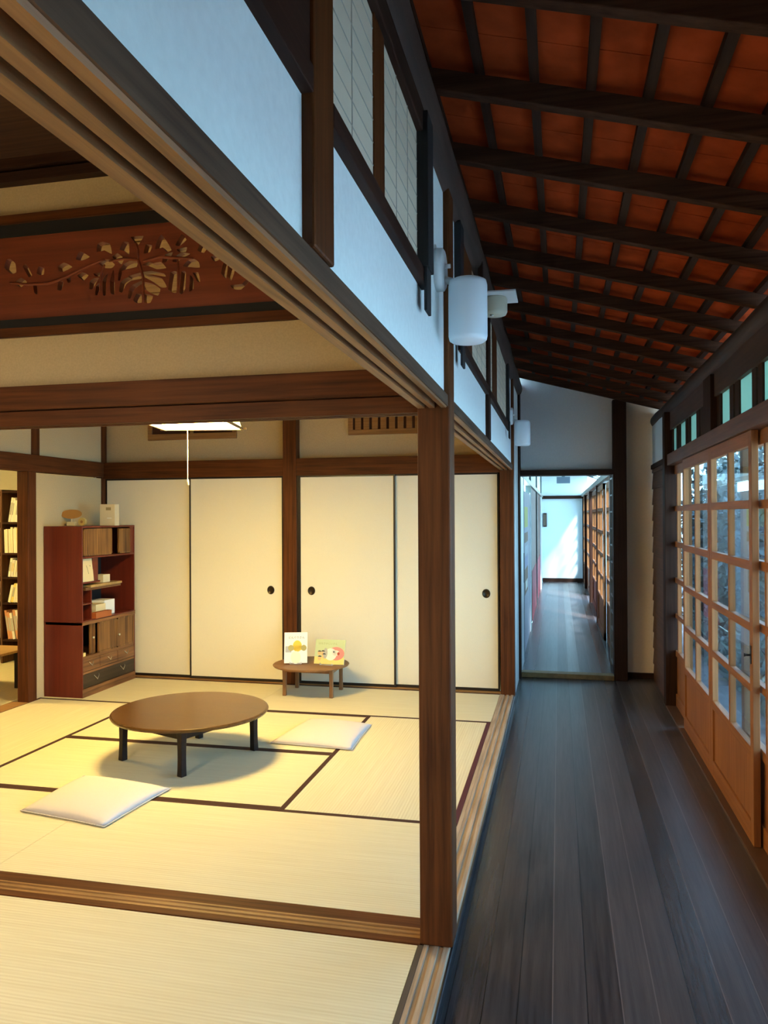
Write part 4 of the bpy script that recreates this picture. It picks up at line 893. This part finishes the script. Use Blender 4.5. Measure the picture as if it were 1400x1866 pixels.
bname = ['white', 'cream', 'yellow', 'tan', 'olive', 'ivory', 'rust red', 'pale grey']
rowname = ['bottom', 'second lowest', 'middle', 'second highest', 'top']
rb = random.Random(11)
def shelf_row(r, xs, cname):
    x, xe = xs; z = zs[r]; gap = zs[r+1]-0.018-zs[r]
    lean = [-0.16, 0.22, 0.16, -0.03, 0.16][r]
    nb = 0
    while x < xe-0.02:
        th = rb.uniform(0.016, 0.030); h = gap*rb.uniform(0.74, 0.90); dp = rb.uniform(0.17, 0.24)
        ci = rb.choice([[0, 1, 3, 6, 5], [1, 2, 4, 5, 3], [0, 7, 5], [1, 2, 5, 2, 1], [0, 0, 5, 7]][r])
        a = lean; nb += 1
        R_ = Matrix.Rotation(-a, 4, 'Y')
        ox = max(0.0, h*math.sin(abs(a)))
        base = Vector((x + (ox if a < 0 else 0), SY0+0.012+rb.uniform(0, 0.015), z+0.001+(th*math.sin(abs(a)) if a > 0 else 0.0)))
        bk = thing('book', '%s book, %s from the left on the %s shelf of the %s bookshelf bay' % (bname[ci], ORD[nb-1], rowname[r], cname), 'book', base, 0, 'books on the %s shelf, %s bay' % (rowname[r], cname))
        sgn = 1
        MB().box(0, th, 0, dp, 0, h).build('cover', BM[ci], bk, local=True, pre=Matrix.Rotation(a, 4, 'Y'), bevel=0.001)
        MB().box(0.003, th-0.003, -0.0008, 0, h*0.30, h*0.80).build('spine_print', BM[(ci*3+6) % 8] if ci % 2 else GRY, bk, local=True, pre=Matrix.Rotation(a, 4, 'Y'))
        x += th/max(0.5, math.cos(a))+0.0025
for r in range(5):
    shelf_row(r, (-5.372+(0.05 if r in (1, 2, 4) else 0.004), -5.10 if r != 2 else -5.13), 'right')
    shelf_row(r, (-5.60, -5.475), 'left')
lt = thing('long_low_table', 'pale wooden low table in front of the bookshelf in the book room', 'low table', (-4.75, 5.3, 0))
MB().box(-5.25, -4.40, 4.55, 5.78, 0.315, 0.335).build('table_top', wood('pale_table_wood', (0.34, 0.19, 0.07), (0.52, 0.33, 0.14), 0, rough=0.4), lt, bevel=0.003)
for x, y in ((-5.18, 4.63), (-4.48, 4.63), (-5.18, 5.70), (-4.48, 5.70)):
    MB().box(x-0.025, x+0.025, y-0.025, y+0.025, -0.005, 0.315).build('leg', TABLEL, lt)

# ---------------------------------------------------------------- second corridor through the doorway
E17 = 17.55
struct('wall_end', MB().box(-0.45, 0.62, E17, E17+0.1, FZ, 2.9), PLAST)
tag(MB().box(-0.36, 0.53, E17-0.05, E17, 1.79, 1.86).build('beam', DARK[0]), 'dark beam across the far end wall of the second corridor', 'beam')
tag(MB().box(0.505, 0.56, E17-0.12, E17, FZ, 1.86).build('pillar', DARK[2]), 'dark post at the right edge of the far end wall', 'pillar')
struct('baseboard_end', MB().box(-0.36, 0.53, E17-0.03, E17, FZ, 0.03), DARK[0])
struct('wall_corridor_left_far', MB().box(-0.45, -0.378, 7.40, 8.00, FZ, 1.815), PLAST)
struct('wall_corridor_left_far_top', MB().box(-0.45, -0.372, 7.40, E17, 1.87, 2.7), PLAST)
struct('wall_corridor_left_far_end', MB().box(-0.45, -0.372, 16.4, E17, FZ, 1.815), PLAST)
tag(MB().box(-0.43, -0.345, 7.5, E17, 1.815, 1.868).build('door_head', wood('grey_head', (0.16, 0.13, 0.10), (0.30, 0.26, 0.21), 1), bevel=0.003), 'grey brown head rail along the left side of the second corridor', 'door head rail')
for y, lab in ((8.0, 'first'), (10.1, 'second'), (13.0, 'third'), (16.3, 'fourth')):
    tag(MB().box(-0.42, -0.350, y, y+0.10, FZ, 2.35).build('pillar', simple('teal_grey_post', (0.08, 0.11, 0.11), 0.6) if 'teal_grey_post' not in bpy.data.materials else bpy.data.materials['teal_grey_post']), 'slim grey-green post, %s along the left side of the second corridor' % lab, 'pillar')
t = thing('glass_sliding_door', 'pale blue-white frosted sliding door at the left start of the second corridor', 'sliding door', (-0.36, 7.68, FZ))
MB().box(-0.372, -0.352, 7.42, 7.98, FZ, 1.812).build('frosted_panel', simple('frosted_white', (0.70, 0.80, 0.80), 0.4), t)
MB().box(-0.352, -0.347, 7.95, 7.98, 0.75, 1.05).build('handle', DARK[2], t)
# notice board leaf with white frame
t = thing('notice_board', 'tall grey board with papers pinned on it, left in the second corridor', 'notice board', (-0.36, 9.0, FZ))
MB().box(-0.376, -0.366, 8.12, 10.05, FZ, 1.70).build('board', simple('board_grey', (0.42, 0.39, 0.38), 0.8), t)
MB().box(-0.366, -0.356, 8.10, 8.16, FZ, 1.72).box(-0.366, -0.356, 10.0, 10.06, FZ, 1.72).build('white_edge', WHITE, t)
for (y0, y1, z0, z1, mt, nm) in ((8.5, 9.4, 1.30, 1.53, simple('yellow_leaf_print', (0.50, 0.46, 0.08), 0.7), 'leaf_print'), (8.5, 9.4, 1.13, 1.24, simple('kraft_paper', (0.25, 0.13, 0.05), 0.7), 'kraft_sheet'),
    (8.55, 9.35, 0.99, 1.09, GRY, 'grey_sheet'), (8.55, 9.35, 0.85, 0.97, simple('lilac_sheet', (0.35, 0.32, 0.40), 0.7), 'lilac_sheet'), (8.5, 9.35, 0.56, 0.84, bpy.data.materials['kraft_paper'], 'kraft_sheet'), (8.65, 9.2, 0.60, 0.70, IVORY, 'note')):
    MB().box(-0.3655 if nm != 'note' else -0.363, -0.3645 if nm != 'note' else -0.3625, y0, y1, z0, z1).build(nm, mt, t)
t = thing('wooden_partition', 'brown panel with a red lower half and a white edge post, deep in the second corridor', 'partition', (-0.37, 13, FZ))
MB().box(-0.385, -0.372, 10.2, 16.2, FZ, 1.81).build('brown_panel', POST[2], t)
MB().box(-0.371, -0.368, 11.0, 15.8, FZ, 0.65).build('red_cloth', simple('dusty_red', (0.26, 0.035, 0.035), 0.8), t)
MB().box(-0.37, -0.345, 15.7, 16.1, FZ, 1.80).build('white_edge', WHITE, t)
t = thing('framed_picture', 'small dark framed picture on the left of the far end wall', 'picture frame', (-0.30, E17-0.02, 1.17))
MB().box(-0.345, -0.335, E17-0.03, E17, 1.17, 1.475).box(-0.275, -0.265, E17-0.03, E17, 1.17, 1.475).box(-0.335, -0.275, E17-0.03, E17, 1.17, 1.19).box(-0.335, -0.275, E17-0.03, E17, 1.455, 1.475).build('frame', DARK[2], t)
MB().box(-0.335, -0.275, E17-0.015, E17, 1.19, 1.455).build('picture', simple('sepia', (0.22, 0.15, 0.10), 0.7), t)
# right side: lattice board wall, then wooden glass doors
mb = MB().box(0.492, 0.514, 7.36, 7.42, FZ, 1.828).box(0.492, 0.514, 7.97, 8.02, FZ, 1.828)
z = 0.0
while z < 1.8: mb.box(0.497, 0.512, 7.42, 7.97, z, z+0.014); z += 0.162
t = thing('lattice_screen', 'dark open lattice screen just right behind the end doorway', 'lattice screen', (0.5, 7.7, FZ))
mb.build('lattice', simple('grey_lattice', (0.22, 0.20, 0.19), 0.5), t)
MB().box(0.515, 0.53, 7.36, 8.02, FZ, 1.828).build('backing_boards', CLAP, t)
def far_door(x, y0, y1, label):
    t = thing('glass_sliding_door', label, 'sliding door', (x, (y0+y1)/2, FZ))
    T = 0.03; st = 0.09
    mb = MB().box(x, x+T, y0, y0+st, FZ, 1.81).box(x, x+T, y1-st, y1, FZ, 1.81).box(x, x+T, y0, y1, 1.74, 1.81).box(x, x+T, y0, y1, FZ, 0.04)
    for k in range(5): mb.box(x-0.002, x+T, y0+st, y1-st, 0.38+k*0.275, 0.42+k*0.275)
    mb.box(x, x+T, (y0+y1)/2-0.03, (y0+y1)/2+0.03, 0.38, 1.74); mb.build('frame', DOORW[2], t)
    MB().box(x+0.012, x+0.018, y0+st, y1-st, 0.04, 0.39).build('lower_panel', DOORW[2], t)
    MB().box(x+0.014, x+0.017, y0+st, y1-st, 0.40, 1.75).build('glass', GLASS, t)
far_door(0.545, 8.10, 9.50, 'sunlit wooden glass door, first on the right in the second corridor')
far_door(0.511, 9.45, 10.9, 'wooden glass door, second on the right in the second corridor')
far_door(0.545, 11.6, 13.4, 'wooden glass door, third on the right in the second corridor')
far_door(0.545, 14.6, 16.0, 'wooden glass door, fourth on the right in the second corridor')
far_door(0.525, 16.12, 17.42, 'wooden glass door nearest the far end wall')
for y, lab in ((8.03, 'before the first glass door'), (10.95, 'after the second glass door'), (13.5, 'between the third and fourth glass doors'), (16.0, 'after the last glass door')):
    tag(MB().box(0.50, 0.60, y, y+0.12, FZ, 1.85).build('pillar', DARK[2]), 'dark post on the right of the second corridor %s' % lab, 'pillar')
tag(MB().box(0.49, 0.60, 7.36, E17, 1.83, 1.90).build('door_head', bpy.data.materials['grey_head']), 'grey head rail over the glass doors of the second corridor', 'door head rail')
struct('ceiling_corridor_far', MB().prism([(-0.45, 2.52), (0.10, 2.50), (0.72, 2.24), (0.72, 2.28), (0.10, 2.56), (-0.45, 2.58)], 7.40, E17+0.1, 1), simple('pale_ceiling', (0.50, 0.58, 0.58), 0.8))
for i in range(14):
    y = 7.8+i*0.7
    tag(MB().prism([(0.30, 2.375), (1.10, 2.045), (1.10, 2.08), (0.30, 2.415)], y, y+0.05, 1).build('rafter', bpy.data.materials['teal_grey_post']), 'grey-green eave rafter of the second corridor, %s from the doorway' % ORD[i], 'rafter', 'eave rafters of the second corridor')
tag(MB().box(-0.04, 0.22, 15.7, 16.0, 2.07, 2.19).box(0.06, 0.12, 15.82, 15.88, 2.19, 2.54).build('ceiling_hatch', simple('blue_grey_panel', (0.14, 0.20, 0.26), 0.6)), 'blue grey square box under the ceiling of the second corridor', 'ceiling box')

# ---------------------------------------------------------------- garden outside
struct('floor_garden', MB().box(0.93, 14, -6, 5.4, -0.60, -0.55), GROUND)
struct('floor_garden_soil', MB().box(0.93, 14, 5.4, 26, -0.60, -0.55), simple('dark_soil', (0.22, 0.21, 0.20), 0.9, noise=0.3, nscale=4))
LEAF = simple('hedge_leaves', (0.09, 0.13, 0.12), 0.7, noise=0.6, nscale=14)
rg = random.Random(4)
def leafy(name, parent, boxes, mat, n, size):
    """foliage: many small folded leaves filling ellipsoids (cx,cy,cz,rx,ry,rz)"""
    bm = bmesh.new()
    for (cx, cy, cz, rx, ry, rz) in boxes:
        for _ in range(n):
            while True:
                p = Vector((rg.uniform(-1, 1), rg.uniform(-1, 1), rg.uniform(-1, 1)))
                if 0.35 < p.length < 1: break
            p = Vector((cx+p.x*rx, cy+p.y*ry, cz+p.z*rz)); d = Vector((rg.gauss(0, 1), rg.gauss(0, 1), rg.gauss(0, 1))).normalized()
            e = d.cross(Vector((rg.gauss(0, 1), rg.gauss(0, 1), rg.gauss(0, 1)))).normalized(); k = size*rg.uniform(0.7, 1.3)
            v = [bm.verts.new(q) for q in (p-d*k, p+e*k*0.45, p+d*k, p-e*k*0.45)]; bm.faces.new(v)
    bmesh.ops.transform(bm, matrix=wmat(parent).inverted(), verts=bm.verts)
    me = bpy.data.meshes.new(name); bm.to_mesh(me); bm.free(); me.materials.append(mat)
    o = bpy.data.objects.new(name, me); S.collection.objects.link(o); o.parent = parent
t = thing('pane_darkening_hedge', 'dark hedge added outside the glass doors to darken the view through the panes', 'hedge', (2.2, 9, -0.55))  # hedge added to darken what shows through the door panes
leafy('foliage', t, [(2.2, 6.9+i*0.75, 0.75, 0.5, 0.6, 1.6) for i in range(8)], LEAF, 1700, 0.07)
MB().box(1.95, 2.45, 6.6, 12.4, -0.55, 1.55).build('opaque_core', simple('hedge_core', (0.05, 0.06, 0.06), 0.9), t)
t = thing('sun_block_tree', 'unseen broad tree added to block the sun from the glass doors, right of the view', 'tree', (4.2, 1.5, -0.55))  # unseen tree added to keep direct sun out of the near corridor
MB().tube([(4.2, 1.5, -0.55), (4.25, 1.45, 1.2), (4.15, 1.5, 2.6), (4.2, 1.4, 4.2)], [0.22, 0.17, 0.14, 0.08], 12).build('trunk', LOGM, t, smooth=True)
leafy('foliage', t, [(3.6, -1.0, 4.6, 1.7, 1.9, 1.1), (3.9, 1.6, 4.9, 2.0, 2.0, 1.3), (3.9, 4.0, 4.6, 1.7, 1.9, 1.1), (3.2, 0.4, 3.9, 1.0, 2.5, 0.6)], simple('tree_leaves', (0.05, 0.11, 0.04), 0.7, noise=0.5, nscale=5), 5200, 0.13)
